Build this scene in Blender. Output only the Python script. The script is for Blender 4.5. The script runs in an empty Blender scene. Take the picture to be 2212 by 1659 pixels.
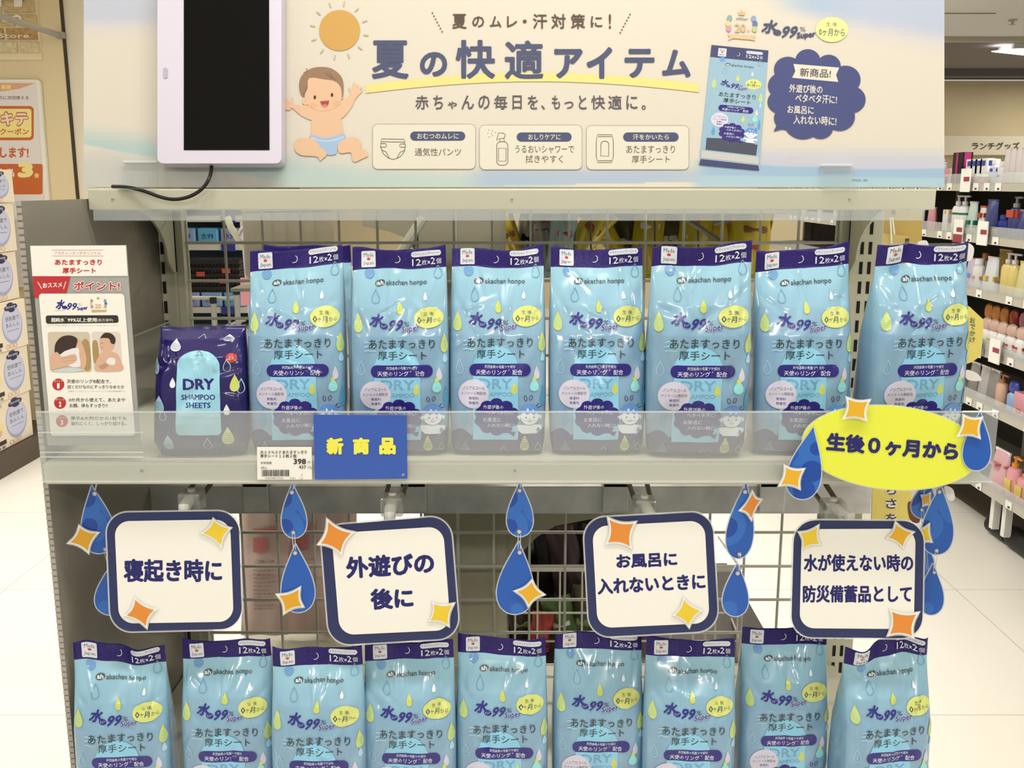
import bpy, bmesh, math, random
import numpy as np
from mathutils import Vector, Matrix

# ------------------------------------------------------------------ camera, light, exposure
F = 2127.0; CX, CY = 1106.0, 829.5; EYE = 1.5
TH = math.radians(11.4); CT, ST = math.cos(TH), math.sin(TH)
scene = bpy.context.scene
COL = scene.collection
cam_d = bpy.data.cameras.new('camera'); cam = bpy.data.objects.new('camera', cam_d); COL.objects.link(cam)
cam.location = (0, 0, EYE); cam.rotation_euler = (math.pi/2 - TH, 0, 0)
cam_d.sensor_width = 36; cam_d.lens = F/2212*36; cam_d.clip_start = .05
scene.camera = cam
scene.view_settings.view_transform = 'Standard'; scene.view_settings.look = 'None'
scene.view_settings.exposure = -0.16; scene.view_settings.gamma = 1.0
scene.view_settings.use_curve_mapping = False
world = bpy.data.worlds.new('store_ambience'); scene.world = world; world.use_nodes = True
world.node_tree.nodes['Background'].inputs[0].default_value = (1.0, .955, .88, 1)
world.node_tree.nodes['Background'].inputs[1].default_value = .50
def area(name, x, y, z, sx, sy, power, col=(1, .965, .90)):
    d = bpy.data.lights.new(name, 'AREA'); d.shape = 'RECTANGLE'; d.size = sx; d.size_y = sy
    d.energy = power; d.color = col
    o = bpy.data.objects.new(name, d); COL.objects.link(o); o.location = (x, y, z); return o
CEIL = 2.62
for lx in (-2.6, 0.15, 2.9):
    area('ceiling_tube_light', lx, .55, CEIL-.02, 1.2, .16, 20)
    area('ceiling_tube_light', lx, -1.7, CEIL-.02, 1.2, .16, 36)
    area('ceiling_tube_light', lx, 3.6, CEIL-.02, 1.2, .16, 46)
    area('ceiling_tube_light', lx, 6.4, CEIL-.02, 1.2, .16, 34)
area('ceiling_tube_light', 5.25, 9.4, CEIL+.07, 1.5, .2, 40, (.95, .93, 1))
area('ceiling_tube_light', -1, 9.6, CEIL+.05, 1.4, .2, 45)
for lx in (2.6, 6.6): area('wall_fill_light', lx, 11.0, CEIL+.04, 2.0, .2, 42)  # added fill without fixtures, brightens the back wall

# ------------------------------------------------------------------ helpers
def ray(u, v):
    a = (u-CX)/F; b = (CY-v)/F
    return Vector((a, CT+b*ST, -ST+b*CT))
def P(u, v, Y):
    r = ray(u, v); k = Y/r.y; return Vector((r.x*k, Y, EYE+r.z*k))
def PX(u, v, X):
    r = ray(u, v); k = X/r.x; return Vector((X, r.y*k, EYE+r.z*k))
def PZ(u, v, Z):
    r = ray(u, v); k = (Z-EYE)/r.z; return Vector((r.x*k, r.y*k, Z))
class Pl:
    def __init__(s, pt, n): s.p = Vector(pt); s.n = Vector(n).normalized()
    def hit(s, u, v, off=0):
        r = ray(u, v); o = Vector((0, 0, EYE)); q = s.p + s.n*off
        k = (q-o).dot(s.n)/r.dot(s.n); return o + r*k
def YP(Y): return Pl((0, Y, 0), (0, -1, 0))
def TP(u, v, Y, yaw=0, tilt=0):     # plane through photo point (u,v) at depth Y, facing the aisle, turned by yaw, leant back by tilt (degrees)
    a, t = math.radians(yaw), math.radians(tilt)
    return Pl(P(u, v, Y), (math.sin(a)*math.cos(t), -math.cos(a)*math.cos(t), math.sin(t)))

TINT = (1.0, .955, .87)
def lin(c): c /= 255.; return c/12.92 if c <= .04045 else ((c+.055)/1.055)**2.4
def C(r, g, b, k=.86): return tuple(min(.93, lin(x)*k/t) for x, t in zip((r, g, b), TINT)) + (1,)
MATS = {}
def mat(name, rgb=(200, 200, 200), rough=.5, spec=.35, metal=0, k=.86, coat=0, emit=0, bump=None, noise=None, trans=0):
    if name in MATS: return MATS[name]
    m = bpy.data.materials.new(name); m.use_nodes = True; MATS[name] = m
    nt = m.node_tree; b = nt.nodes['Principled BSDF']
    base = C(*rgb, k=k)
    b.inputs['Base Color'].default_value = base; b.inputs['Roughness'].default_value = rough
    b.inputs['Specular IOR Level'].default_value = spec; b.inputs['Metallic'].default_value = metal
    b.inputs['Coat Weight'].default_value = coat; b.inputs['Coat Roughness'].default_value = .06
    b.inputs['Transmission Weight'].default_value = trans
    if emit: b.inputs['Emission Color'].default_value = base; b.inputs['Emission Strength'].default_value = emit
    tc = nt.nodes.new('ShaderNodeTexCoord')
    if noise:                       # (scale, amount) soft blotches of wear and grain
        n = nt.nodes.new('ShaderNodeTexNoise'); n.inputs['Scale'].default_value = noise[0]; n.inputs['Detail'].default_value = 4
        nt.links.new(tc.outputs['Object'], n.inputs['Vector'])
        r = nt.nodes.new('ShaderNodeMapRange'); r.inputs[1].default_value = .3; r.inputs[2].default_value = .7
        r.inputs[3].default_value = 1-noise[1]; r.inputs[4].default_value = 1+noise[1]*.4
        nt.links.new(n.outputs['Fac'], r.inputs[0])
        x = nt.nodes.new('ShaderNodeVectorMath'); x.operation = 'SCALE'; x.inputs[0].default_value = base[:3]
        nt.links.new(r.outputs[0], x.inputs['Scale']); nt.links.new(x.outputs[0], b.inputs['Base Color'])
    if bump:                        # (scale, strength, distance)
        n = nt.nodes.new('ShaderNodeTexNoise'); n.inputs['Scale'].default_value = bump[0]; n.inputs['Detail'].default_value = 3
        nt.links.new(tc.outputs['Object'], n.inputs['Vector'])
        q = nt.nodes.new('ShaderNodeBump'); q.inputs['Strength'].default_value = bump[1]; q.inputs['Distance'].default_value = bump[2]
        nt.links.new(n.outputs['Fac'], q.inputs['Height']); nt.links.new(q.outputs[0], b.inputs['Normal'])
    return m
def clear_mat(name, rgb=(235, 235, 225), haze=.08, gloss=.25, rough=.05):
    if name in MATS: return MATS[name]
    m = bpy.data.materials.new(name); m.use_nodes = True; MATS[name] = m
    nt = m.node_tree; nt.nodes.clear(); N = nt.nodes.new; L = nt.links.new
    out = N('ShaderNodeOutputMaterial'); tr = N('ShaderNodeBsdfTransparent'); df = N('ShaderNodeBsdfDiffuse'); gl = N('ShaderNodeBsdfGlossy')
    df.inputs[0].default_value = C(*rgb); gl.inputs['Roughness'].default_value = rough
    tr.inputs[0].default_value = (.97, .975, .97, 1)
    m1 = N('ShaderNodeMixShader'); m1.inputs[0].default_value = haze; L(tr.outputs[0], m1.inputs[1]); L(df.outputs[0], m1.inputs[2])
    fr = N('ShaderNodeFresnel'); fr.inputs[0].default_value = 1.45
    ge = N('ShaderNodeNewGeometry'); fb = N('ShaderNodeMath'); fb.operation = 'MULTIPLY_ADD'; fb.inputs[1].default_value = -gloss*2; fb.inputs[2].default_value = gloss*2; L(ge.outputs['Backfacing'], fb.inputs[0])
    mu = N('ShaderNodeMath'); mu.operation = 'MULTIPLY'; L(fb.outputs[0], mu.inputs[1]); L(fr.outputs[0], mu.inputs[0])
    m2 = N('ShaderNodeMixShader'); L(mu.outputs[0], m2.inputs[0]); L(m1.outputs[0], m2.inputs[1]); L(gl.outputs[0], m2.inputs[2])
    L(m2.outputs[0], out.inputs[0]); return m

ORG = {}
def tag(o, label=None, cat=None, group=None, kind=None):
    if label: o['label'] = label
    if cat: o['category'] = cat
    if group: o['group'] = group
    if kind: o['kind'] = kind
    return o
def thing(name, label, cat, loc=(0, 0, 0), group=None):
    o = bpy.data.objects.new(name, None); COL.objects.link(o); o.empty_display_size = .02
    o.location = loc; ORG[o.name] = Vector(loc); return tag(o, label, cat, group)
class MB:
    """collects shapes in world metres; build() links them as one mesh object under its parent"""
    def __init__(s): s.v = []; s.f = []; s.m = []; s.mats = []; s.uv = None; s.vc = None
    def mi(s, m):
        if m not in s.mats: s.mats.append(m)
        return s.mats.index(m)
    def add(s, vs, fs, m):
        i = s.mi(m); n = len(s.v); s.v.extend([tuple(x) for x in vs])
        for f in fs: s.f.append([n+k for k in f]); s.m.append(i)
        return s
    def box(s, a, b, m, M=None, bev=0):
        x0, y0, z0 = a; x1, y1, z1 = b
        if bev:
            bm = bmesh.new(); bmesh.ops.create_cube(bm, size=1)
            for q in bm.verts: q.co = Vector(((x0+x1)/2+q.co.x*(x1-x0), (y0+y1)/2+q.co.y*(y1-y0), (z0+z1)/2+q.co.z*(z1-z0)))
            bmesh.ops.bevel(bm, geom=bm.edges[:], offset=bev, segments=2, affect='EDGES', profile=.5)
            vs = [q.co.copy() for q in bm.verts]; fs = [[q.index for q in f.verts] for f in bm.faces]; bm.free()
        else:
            vs = [Vector(p) for p in ((x0, y0, z0), (x1, y0, z0), (x1, y1, z0), (x0, y1, z0), (x0, y0, z1), (x1, y0, z1), (x1, y1, z1), (x0, y1, z1))]
            fs = [(0, 3, 2, 1), (4, 5, 6, 7), (0, 1, 5, 4), (1, 2, 6, 5), (2, 3, 7, 6), (3, 0, 4, 7)]
        if M: vs = [M @ p for p in vs]
        return s.add(vs, fs, m)
    def tube(s, pts, r, m, n=8, caps=True):
        pts = [Vector(p) for p in pts]; vs = []; fs = []
        up = Vector((0, 0, 1)); prev = None
        for i, p in enumerate(pts):
            d = (pts[min(i+1, len(pts)-1)]-pts[max(i-1, 0)]).normalized()
            if prev is None:
                a = d.cross(up if abs(d.z) < .95 else Vector((1, 0, 0))).normalized()
            else: a = (prev - d*prev.dot(d)).normalized()
            prev = a; b = d.cross(a); rr = r[i] if isinstance(r, (list, tuple)) else r
            for k in range(n):
                t = 2*math.pi*k/n; vs.append(p + (a*math.cos(t)+b*math.sin(t))*rr)
        for i in range(len(pts)-1):
            for k in range(n):
                k2 = (k+1) % n; fs.append((i*n+k, i*n+k2, (i+1)*n+k2, (i+1)*n+k))
        if caps: fs.append(tuple(range(n))[::-1]); fs.append(tuple((len(pts)-1)*n+k for k in range(n)))
        return s.add(vs, fs, m)
    def lathe(s, prof, c, m, n=16, sx=1, sy=1):     # prof: (radius, z) pairs
        vs = []; fs = []
        for (r, z) in prof:
            for k in range(n):
                t = 2*math.pi*k/n; vs.append((c[0]+math.cos(t)*r*sx, c[1]+math.sin(t)*r*sy, c[2]+z))
        for i in range(len(prof)-1):
            for k in range(n):
                k2 = (k+1) % n; fs.append((i*n+k, i*n+k2, (i+1)*n+k2, (i+1)*n+k))
        fs.append(tuple(range(n))[::-1]); fs.append(tuple((len(prof)-1)*n+k for k in range(n)))
        return s.add(vs, fs, m)
    def slab(s, pts, pl, th, m, front=None, off=0):     # outline in photo pixels -> board of real thickness on plane pl
        a = [pl.hit(u, v, off) for u, v in pts]; b = [p - pl.n*th for p in a]; n = len(a)
        s.add(a, [tuple(range(n))], front or m)
        s.add(b, [tuple(range(n))[::-1]], m)
        s.add(a+b, [(i, (i+1) % n, n+(i+1) % n, n+i) for i in range(n)], m); return s
    def build(s, name, parent=None, smooth=False, fix=True, **k):
        me = bpy.data.meshes.new(name)
        off = ORG.get(parent.name, Vector()) if parent else Vector()
        q = parent
        me.from_pydata([(x-off.x, y-off.y, z-off.z) for x, y, z in s.v], [], s.f)
        for m in s.mats: me.materials.append(m)
        me.polygons.foreach_set('material_index', s.m)
        if smooth: me.polygons.foreach_set('use_smooth', [True]*len(s.f))
        if fix:
            bm = bmesh.new(); bm.from_mesh(me); bmesh.ops.recalc_face_normals(bm, faces=bm.faces[:]); bm.to_mesh(me); bm.free()
        if smooth == 'auto':
            try: me.set_sharp_from_angle(angle=math.radians(35))
            except Exception: pass
        me.update()
        o = bpy.data.objects.new(name, me); COL.objects.link(o)
        if parent: o.parent = parent; ORG[o.name] = off
        return tag(o, **k)

# ------------------------------------------------------------------ flat print (drawn in 2-D, then laid on a surface)
_tc = {}
def glyphs(s, bold=0, res=2):
    k = (s, bold, res)
    if k not in _tc:
        c = bpy.data.curves.new('lettering', 'FONT'); c.body = s; c.resolution_u = res; c.offset = bold
        o = bpy.data.objects.new('lettering', c); m = bpy.data.meshes.new_from_object(o)
        v = np.array([(q.co.x, -q.co.y) for q in m.vertices]) if len(m.vertices) else np.zeros((1, 2))
        f = [tuple(p.vertices) for p in m.polygons]
        bpy.data.objects.remove(o); bpy.data.meshes.remove(m); bpy.data.curves.remove(c)
        _tc[k] = (v, f)
    return _tc[k]
def ell(cx, cy, rx, ry, n=40, a0=0, a1=360, rot=0):
    r = math.radians(rot); out = []
    for i in range(n + (0 if a1-a0 == 360 else 1)):
        t = math.radians(a0+(a1-a0)*i/n); x, y = rx*math.cos(t), ry*math.sin(t)
        out.append((cx+x*math.cos(r)-y*math.sin(r), cy+x*math.sin(r)+y*math.cos(r)))
    return out
def rrect(x0, y0, x1, y1, r, n=6):
    o = []
    for cx, cy, a in ((x1-r, y0+r, -90), (x1-r, y1-r, 0), (x0+r, y1-r, 90), (x0+r, y0+r, 180)):
        for i in range(n+1):
            t = math.radians(a+90*i/n); o.append((cx+r*math.cos(t), cy+r*math.sin(t)))
    return o
def drop(cx, cy, w, h, rot=0, n=44, m=1.35):
    r = math.radians(rot); o = []
    for i in range(n):
        t = 2*math.pi*i/n; x = w/2*math.sin(t)*abs(math.sin(t/2))**m*1.22; y = -h/2*math.cos(t)
        o.append((cx+x*math.cos(r)-y*math.sin(r), cy+x*math.sin(r)+y*math.cos(r)))
    return o
def cloud(cx, cy, rx, ry, n=11, k=.16, rot=0, seg=8):
    o = []
    for i in range(n):
        for j in range(seg):
            t = 2*math.pi*(i+j/seg)/n + rot; q = 1-k+k*math.sin(math.pi*(j/seg))**.7*1.0
            o.append((cx+rx*q*math.cos(t), cy+ry*q*math.sin(t)))
    return o
def star(tips, k=.5, n=7):
    c = (sum(p[0] for p in tips)/4, sum(p[1] for p in tips)/4); o = []
    for i in range(4):
        a, b = tips[i], tips[(i+1) % 4]; mx, my = (a[0]+b[0])/2, (a[1]+b[1])/2
        q = (mx+(c[0]-mx)*k, my+(c[1]-my)*k)
        for j in range(n):
            t = j/n; o.append(tuple((1-t)**2*a[d]+2*t*(1-t)*q[d]+t*t*b[d] for d in (0, 1)))
    return o
def grow(pts, d):           # push an outline outwards by d
    n = len(pts); ar = sum(pts[i][0]*pts[(i+1) % n][1]-pts[(i+1) % n][0]*pts[i][1] for i in range(n)); sg = 1 if ar > 0 else -1
    o = []
    for i in range(n):
        a, b = pts[i-1], pts[(i+1) % n]; dx, dy = b[0]-a[0], b[1]-a[1]; l = math.hypot(dx, dy) or 1
        o.append((pts[i][0]+sg*dy/l*d, pts[i][1]-sg*dx/l*d))
    return o
def smooth_closed(pts, n=5):
    o = []; N = len(pts)
    for i in range(N):
        p0, p1, p2, p3 = (np.array(pts[(i+j-1) % N], float) for j in range(4))
        for j in range(n):
            t = j/n; o.append(tuple(.5*((2*p1)+(-p0+p2)*t+(2*p0-5*p1+4*p2-p3)*t*t+(-p0+3*p1-3*p2+p3)*t**3)))
    return o
class Art:
    def __init__(s): s.items = []; s.L = 0
    def poly(s, pts, m, L=None):
        s.items.append((np.array(pts, float), [tuple(range(len(pts)))], m, s._l(L))); return s
    def _l(s, L):
        if L is None: s.L += 1; return s.L
        return L
    def rect(s, x0, y0, x1, y1, m, L=None): return s.poly([(x0, y0), (x1, y0), (x1, y1), (x0, y1)], m, L)
    def line(s, pts, w, m, L=None, closed=False):
        n = len(pts); A = []; B = []
        for i in range(n):
            if closed: a, b = pts[i-1], pts[(i+1) % n]
            else: a, b = pts[max(i-1, 0)], pts[min(i+1, n-1)]
            dx, dy = b[0]-a[0], b[1]-a[1]; l = math.hypot(dx, dy) or 1; nx, ny = -dy/l*w/2, dx/l*w/2
            A.append((pts[i][0]+nx, pts[i][1]+ny)); B.append((pts[i][0]-nx, pts[i][1]-ny))
        fs = [(i, (i+1) % n, n+(i+1) % n, n+i) for i in range(n if closed else n-1)]
        s.items.append((np.array(A+B, float), fs, m, s._l(L))); return s
    def text(s, t, x0, y0, x1, y1, m, bold=0, rot=0, shear=0, L=None, res=2):
        v, f = glyphs(t, 0, res); v = v.copy(); bw = bold*.85; bold_px = 0
        mn, mx = v.min(0), v.max(0); sp = np.maximum(mx-mn, 1e-6); q = (v-mn)/sp
        sc = (x1-x0)/sp[0] if len(t) > 1 else (y1-y0)/max(sp[1], .3); d = bw*min(sc, (y1-y0)/max(sp[1], .3))
        if d > .12: x0, x1, y0, y1 = x0+d, x1-d, y0+d, y1-d
        w, h = x1-x0, y1-y0
        q = (q-.5)*np.array([w, h]); q[:, 0] += -q[:, 1]*shear
        r = math.radians(rot); R = np.array([[math.cos(r), math.sin(r)], [-math.sin(r), math.cos(r)]])
        q = q @ R + np.array([(x0+x1)/2, (y0+y1)/2])
        L = s._l(L)
        if d > .12:             # heavier strokes: the same outline stamped round a small circle, which also rounds its ends
            n = 4 if res == 1 else 8
            for k in range(n):
                t_ = 2*math.pi*(k+.5)/n; s.items.append((q+np.array([math.cos(t_)*d, math.sin(t_)*d]), f, m, L))
        else: s.items.append((q, f, m, L))
        return s
    def layered(s):             # stack only what really overlaps, so that print stays thin
        o = Art(); o.L = s.L; done = []
        for v, f, m, L in sorted(s.items, key=lambda i: i[3]):
            a, b = v.min(0), v.max(0); lay = 1.
            for (c, d, m2, L2, l2) in done:
                if (a < d).all() and (c < b).all(): lay = max(lay, l2+(.06 if m2 is m and L2 == L else (.06 if m2 is m else 1)))
            done.append((a, b, m, L, lay)); o.items.append((v, f, m, lay))
        return o
    def diced(s, step):         # cut the large faces along a grid so that the print can follow a curved film
        out = Art(); out.L = s.L
        for v, f, m, L in s.items:
            if len(v) > 400 or (np.ptp(v, axis=0).max() < step*1.5): out.items.append((v, f, m, L)); continue
            bm = bmesh.new(); vs = [bm.verts.new((x, y, 0)) for x, y in v]
            for q in f:
                try: bm.faces.new([vs[i] for i in q])
                except ValueError: pass
            bmesh.ops.triangulate(bm, faces=bm.faces[:])
            for ax in (0, 1):
                lo, hi = v[:, ax].min(), v[:, ax].max(); c = math.ceil(lo/step)*step
                while c < hi:
                    co = [0, 0, 0]; no = [0, 0, 0]; co[ax] = c; no[ax] = 1
                    bmesh.ops.bisect_plane(bm, geom=bm.verts[:]+bm.edges[:]+bm.faces[:], plane_co=co, plane_no=no); c += step
            bm.verts.index_update(); nv = np.array([(q.co.x, q.co.y) for q in bm.verts]); nf = [tuple(q.index for q in g.verts) for g in bm.faces]
            bm.free(); out.items.append((nv, nf, m, L))
        return out
    def lay(s, fn, name, parent, **k):       # fn(Nx2 array, layer) -> Nx3 array
        mb = MB()
        for v, f, m, L in s.layered().items: mb.add(fn(v, L).tolist(), f, m)
        return mb.build(name, parent, fix=False, **k)
    def on(s, pl, name, parent, lift=.0004, step=.00008, **k):
        def fn(v, L): return np.array([tuple(pl.hit(a, b, lift+step*L)) for a, b in v])
        return s.lay(fn, name, parent, **k)
    def moved(s, fn):           # the same print carried into other 2-D coordinates
        o = Art(); o.L = s.L
        for v, f, m, L in s.items: o.items.append((np.array([fn(a, b) for a, b in v]), f, m, L))
        return o
# ------------------------------------------------------------------ materials
cream_metal = mat('shelf_cream_enamel', (206, 200, 172), .38, .4, bump=(700, .05, .0005))
post_metal = mat('post_enamel', (196, 190, 162), .45)
wire_white = mat('wire_white', (205, 198, 178), .4)
black_slot = mat('slot_black', (14, 13, 12), .8)
acry = clear_mat('clear_guard', haze=.20, gloss=.35); acry2 = clear_mat('clear_strip', haze=.28, gloss=.3); acry3 = clear_mat('clear_clip', haze=.07, gloss=.6)
lam = clear_mat('laminate_film', (250, 248, 240), haze=.4, gloss=.3)
white_card = mat('white_card', (250, 243, 226), .45); white = mat('white_ink', (250, 245, 235), .4)
navy = mat('navy_ink', (44, 52, 92), .4); navy_txt = mat('navy_lettering', (34, 34, 100), .45)
hdr_navy = mat('header_navy', (36, 16, 100), .25, .3)
def header_mat():
    m = hdr_navy; nt = m.node_tree; N = nt.nodes.new; L = nt.links.new
    tc = N('ShaderNodeTexCoord'); sp = N('ShaderNodeSeparateXYZ'); L(tc.outputs['Object'], sp.inputs[0])
    s = []
    for a in ('X', 'Z'):
        q = N('ShaderNodeMath'); q.operation = 'MULTIPLY'; q.inputs[1].default_value = 2*math.pi/.0017; L(sp.outputs[a], q.inputs[0])
        r = N('ShaderNodeMath'); r.operation = 'SINE'; L(q.outputs[0], r.inputs[0]); s.append(r)
    ad = N('ShaderNodeMath'); ad.operation = 'MULTIPLY'; L(s[0].outputs[0], ad.inputs[0]); L(s[1].outputs[0], ad.inputs[1])
    b = N('ShaderNodeBump'); b.inputs['Strength'].default_value = .55; b.inputs['Distance'].default_value = .0003
    L(ad.outputs[0], b.inputs['Height']); L(b.outputs[0], nt.nodes['Principled BSDF'].inputs['Normal'])
header_mat()
def film_mat(name, top, mid, low, wave, dark):
    m = bpy.data.materials.new(name); m.use_nodes = True; nt = m.node_tree; N = nt.nodes.new; L = nt.links.new
    b = nt.nodes['Principled BSDF']; b.inputs['Roughness'].default_value = .2; b.inputs['Specular IOR Level'].default_value = .5
    b.inputs['Coat Weight'].default_value = .6; b.inputs['Coat Roughness'].default_value = .05
    uv = N('ShaderNodeUVMap'); sp = N('ShaderNodeSeparateXYZ'); L(uv.outputs[0], sp.inputs[0])
    cr = N('ShaderNodeValToRGB'); e = cr.color_ramp.elements; e[0].position = .1; e[0].color = C(*top); e[1].position = .85; e[1].color = C(*low)
    k = e.new(.42); k.color = C(*mid); L(sp.outputs[1], cr.inputs[0])
    ns = N('ShaderNodeTexNoise'); ns.inputs['Scale'].default_value = 5; L(uv.outputs[0], ns.inputs['Vector'])
    mx = N('ShaderNodeMix'); mx.data_type = 'RGBA'; mx.inputs[7].default_value = C(*top)
    mr = N('ShaderNodeMapRange'); mr.inputs[1].default_value = .45; mr.inputs[2].default_value = .75; mr.inputs[4].default_value = .5
    L(ns.outputs['Fac'], mr.inputs[0]); L(mr.outputs[0], mx.inputs[0]); L(cr.outputs[0], mx.inputs[6])
    src = mx.outputs[2]
    if wave:
        w = N('ShaderNodeMath'); w.operation = 'MULTIPLY'; w.inputs[1].default_value = 14; L(sp.outputs[0], w.inputs[0])
        w2 = N('ShaderNodeMath'); w2.operation = 'SINE'; L(w.outputs[0], w2.inputs[0])
        w3 = N('ShaderNodeMath'); w3.operation = 'ABSOLUTE'; L(w2.outputs[0], w3.inputs[0])
        w4 = N('ShaderNodeMath'); w4.operation = 'MULTIPLY_ADD'; w4.inputs[1].default_value = .034; L(w3.outputs[0], w4.inputs[0]); L(sp.outputs[1], w4.inputs[2])
        g = N('ShaderNodeMath'); g.operation = 'GREATER_THAN'; g.inputs[1].default_value = .895; L(w4.outputs[0], g.inputs[0])
        m2 = N('ShaderNodeMix'); m2.data_type = 'RGBA'; m2.inputs[7].default_value = C(*dark); L(g.outputs[0], m2.inputs[0]); L(src, m2.inputs[6]); src = m2.outputs[2]
    L(src, b.inputs['Base Color']); return m
film_blue = film_mat('light_blue_film', (153, 198, 210), (133, 170, 192), (125, 156, 180), True, (44, 28, 104))
film_navy = film_mat('navy_film', (32, 18, 96), (28, 16, 88), (32, 18, 92), False, (0, 0, 0))
I = lambda n, r, g, b, ro=.22: mat(n, (r, g, b), ro, .5, coat=.25)
i_navy = I('print_navy', 40, 28, 118); i_logo = I('print_logo_navy', 48, 46, 130); i_ink = I('print_dark_ink', 42, 66, 70); i_grey = I('print_grey', 70, 84, 86)
i_yel = I('print_yellow', 206, 212, 100); i_pyel = I('print_pale_yellow', 216, 219, 122); i_cyan = I('print_window_cyan', 142, 202, 224)
i_blue = I('print_mid_blue', 112, 158, 200); i_pale = I('print_pale_blue', 178, 216, 232); i_out = I('print_outline_blue', 108, 164, 188); i_white = I('print_white', 238, 240, 240)
i_pink = I('print_pale_pink', 214, 206, 218); i_mint = I('print_mint', 150, 222, 214); i_dry = I('print_faint_word', 116, 166, 194); i_pw = I('print_pale_outline', 172, 208, 222)
i_red = I('print_red', 205, 60, 50); i_silver = I('print_label_silver', 222, 222, 222); i_stripe = I('print_stripe_teal', 92, 156, 188); i_hair = I('print_hair_blue', 98, 148, 210); i_line = I('print_line_navy', 44, 44, 90)

# ------------------------------------------------------------------ wipes pouches
MPP = .000444
PF = Art()
def dr(a, cx, cy, w, h, m, rot=0, lines=None, out=None):
    p = drop(cx, cy, w, h, rot)
    if out: a.line(p, out, m, closed=True)
    else: a.poly(p, m)
    if lines:
        for k in range(5):
            y = cy-h*.12+k*h*.11; hw = w*.40*math.sqrt(max(.05, 1-((y-cy-h*.16)/(h*.36))**2)); a.line([(cx-hw, y), (cx-hw*.3, y-1), (cx+hw*.3, y+1), (cx+hw, y)], 1.1, lines, L=a.L)
PF.poly(smooth_closed([(-74, 51), (-58, 49), (-54, 60), (-62, 68), (-72, 64)]), i_blue)
dr(PF, 84, 57, 19, 28, i_out, out=1.4); dr(PF, -50, 105, 18, 30, i_out, out=1.4)
dr(PF, 57, 107, 9, 17, i_white); dr(PF, 2, 130, 15, 27, i_yel); dr(PF, -87, 161, 21, 41, i_yel, lines=i_mint)
PF.poly([(-54, 416), (-54, 250)] + ell(-4.5, 262, 49.5, 50, 24, 180, 360) + [(45, 410), (43, 416)], i_cyan)
for y in (203, 212, 221): PF.line([(-74, y), (-66, y-2), (-58, y), (-50, y-1)], 2, i_pale, L=PF.L)
PF.text('DRY', -40, 283, 32, 305, i_dry, .03); PF.text('SHAMPOO', -34, 312, 32, 322, i_dry, .02)
dr(PF, -82, 257, 16, 30, i_pw, out=1.3); dr(PF, 85, 270, 14, 30, i_pink); dr(PF, 80, 296, 22, 30, i_mint); dr(PF, 80, 283, 10, 12, i_yel)
dr(PF, 96, 204, 17, 42, i_yel, lines=i_mint); dr(PF, 97, 236, 10, 22, i_pale); dr(PF, 98, 320, 12, 46, i_stripe); dr(PF, -72, 365, 16, 40, i_stripe)
PF.poly(ell(-52, 316, 33, 31), i_pink); dr(PF, 36, 303, 15, 26, i_yel)
for t_, x0, x1, y0, y1, mm in (('ノンアルコール', -75, -28, 300, 307, i_grey), ('メントール無配合', -79, -25, 311, 318, i_grey), ('無香料', -62, -41, 322, 328.5, i_navy), ('無着色', -62, -41, 332, 338.5, i_navy)):
    PF.text(t_, x0, y0, x1, y1, mm, .02, res=1, L=PF.L+1)
PF.poly(ell(-41, 77, 10.5, 6.5, rot=-12), i_grey); PF.text('ah', -48, 72.5, -34, 81.5, i_white, .03); PF.text('akachan honpo', -28, 72, 60, 86, i_grey, .012, rot=0)
PF.text('水', -61, 142, -31, 169, i_logo, .045, shear=.28); PF.poly(ell(-32, 168, 8.5, 6, rot=15), i_logo); PF.text('ピュア', -37, 165.5, -27, 170.5, i_white, 0, res=1)
PF.text('99', -22, 155, 8, 178, i_logo, .03, shear=.38); PF.text('%', 11, 159, 23, 169, i_grey, 0, shear=.2)
PF.text('Super', 6, 166, 45, 183, i_white, .075, rot=-8, shear=.15); PF.text('Super', 6.5, 166.5, 44.5, 182.5, i_logo, .03, rot=-8, shear=.15)
PF.text('あたますっきり', -65, 196, 77, 216, i_ink, .012); PF.text('厚手シート', -45, 221, 59, 240, i_ink, .012)
PF.poly(rrect(-61, 251, 72, 278, 13), i_navy); PF.text('天然由来の毛髪ツヤ成分', -28, 254, 39, 261, i_white, .01, res=1); PF.text('天使のリング', -47, 264, 20, 275, i_white, 0, res=1); PF.text('®', 23, 263, 27, 267, i_white, 0, res=1); PF.text('配合', 33, 264, 54, 275, i_white, 0, res=1)
PB = Art()
PB.poly(cloud(-2, 366, 50, 41, 10, .15), i_navy); PB.poly([(20, 398), (40, 398), (36, 409)], i_navy)
for t_, x0, x1, y0, y1 in (('外遊び後の', -31, 13, 340, 349), ('ベタベタ汗に!', -24, 35, 352, 361), ('お風呂に', -31, 8, 368, 377), ('入れない時に!', -22, 37, 380, 389)):
    PB.text(t_, x0, y0, x1, y1, i_white, .006, res=1, L=PB.L+1)
PK = Art()      # the small boy drawn beside the bubble
PK.poly(smooth_closed([(52, 402), (56, 394), (47, 388), (46, 396), (44, 384), (58, 383), (64, 380), (76, 380), (84, 384), (95, 386), (94, 397), (88, 390), (82, 396), (86, 402)], 3), i_white)
PK.poly(ell(70, 367, 20, 17), i_white); PK.poly(ell(50, 367, 5, 5), i_white); PK.poly(ell(90, 367, 5, 5), i_white); PK.line(ell(70, 367, 20, 17, 30, 0, 180), 1.2, i_line)
PK.poly(smooth_closed([(48, 361), (52, 346), (66, 338), (80, 341), (91, 352), (91, 363), (84, 358), (79, 362), (72, 357), (65, 361), (58, 357)], 4), i_hair)
PK.line([(84, 343), (89, 337)], 1.6, i_line); PK.line([(87, 346), (94, 345)], 1.6, i_line)
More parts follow.
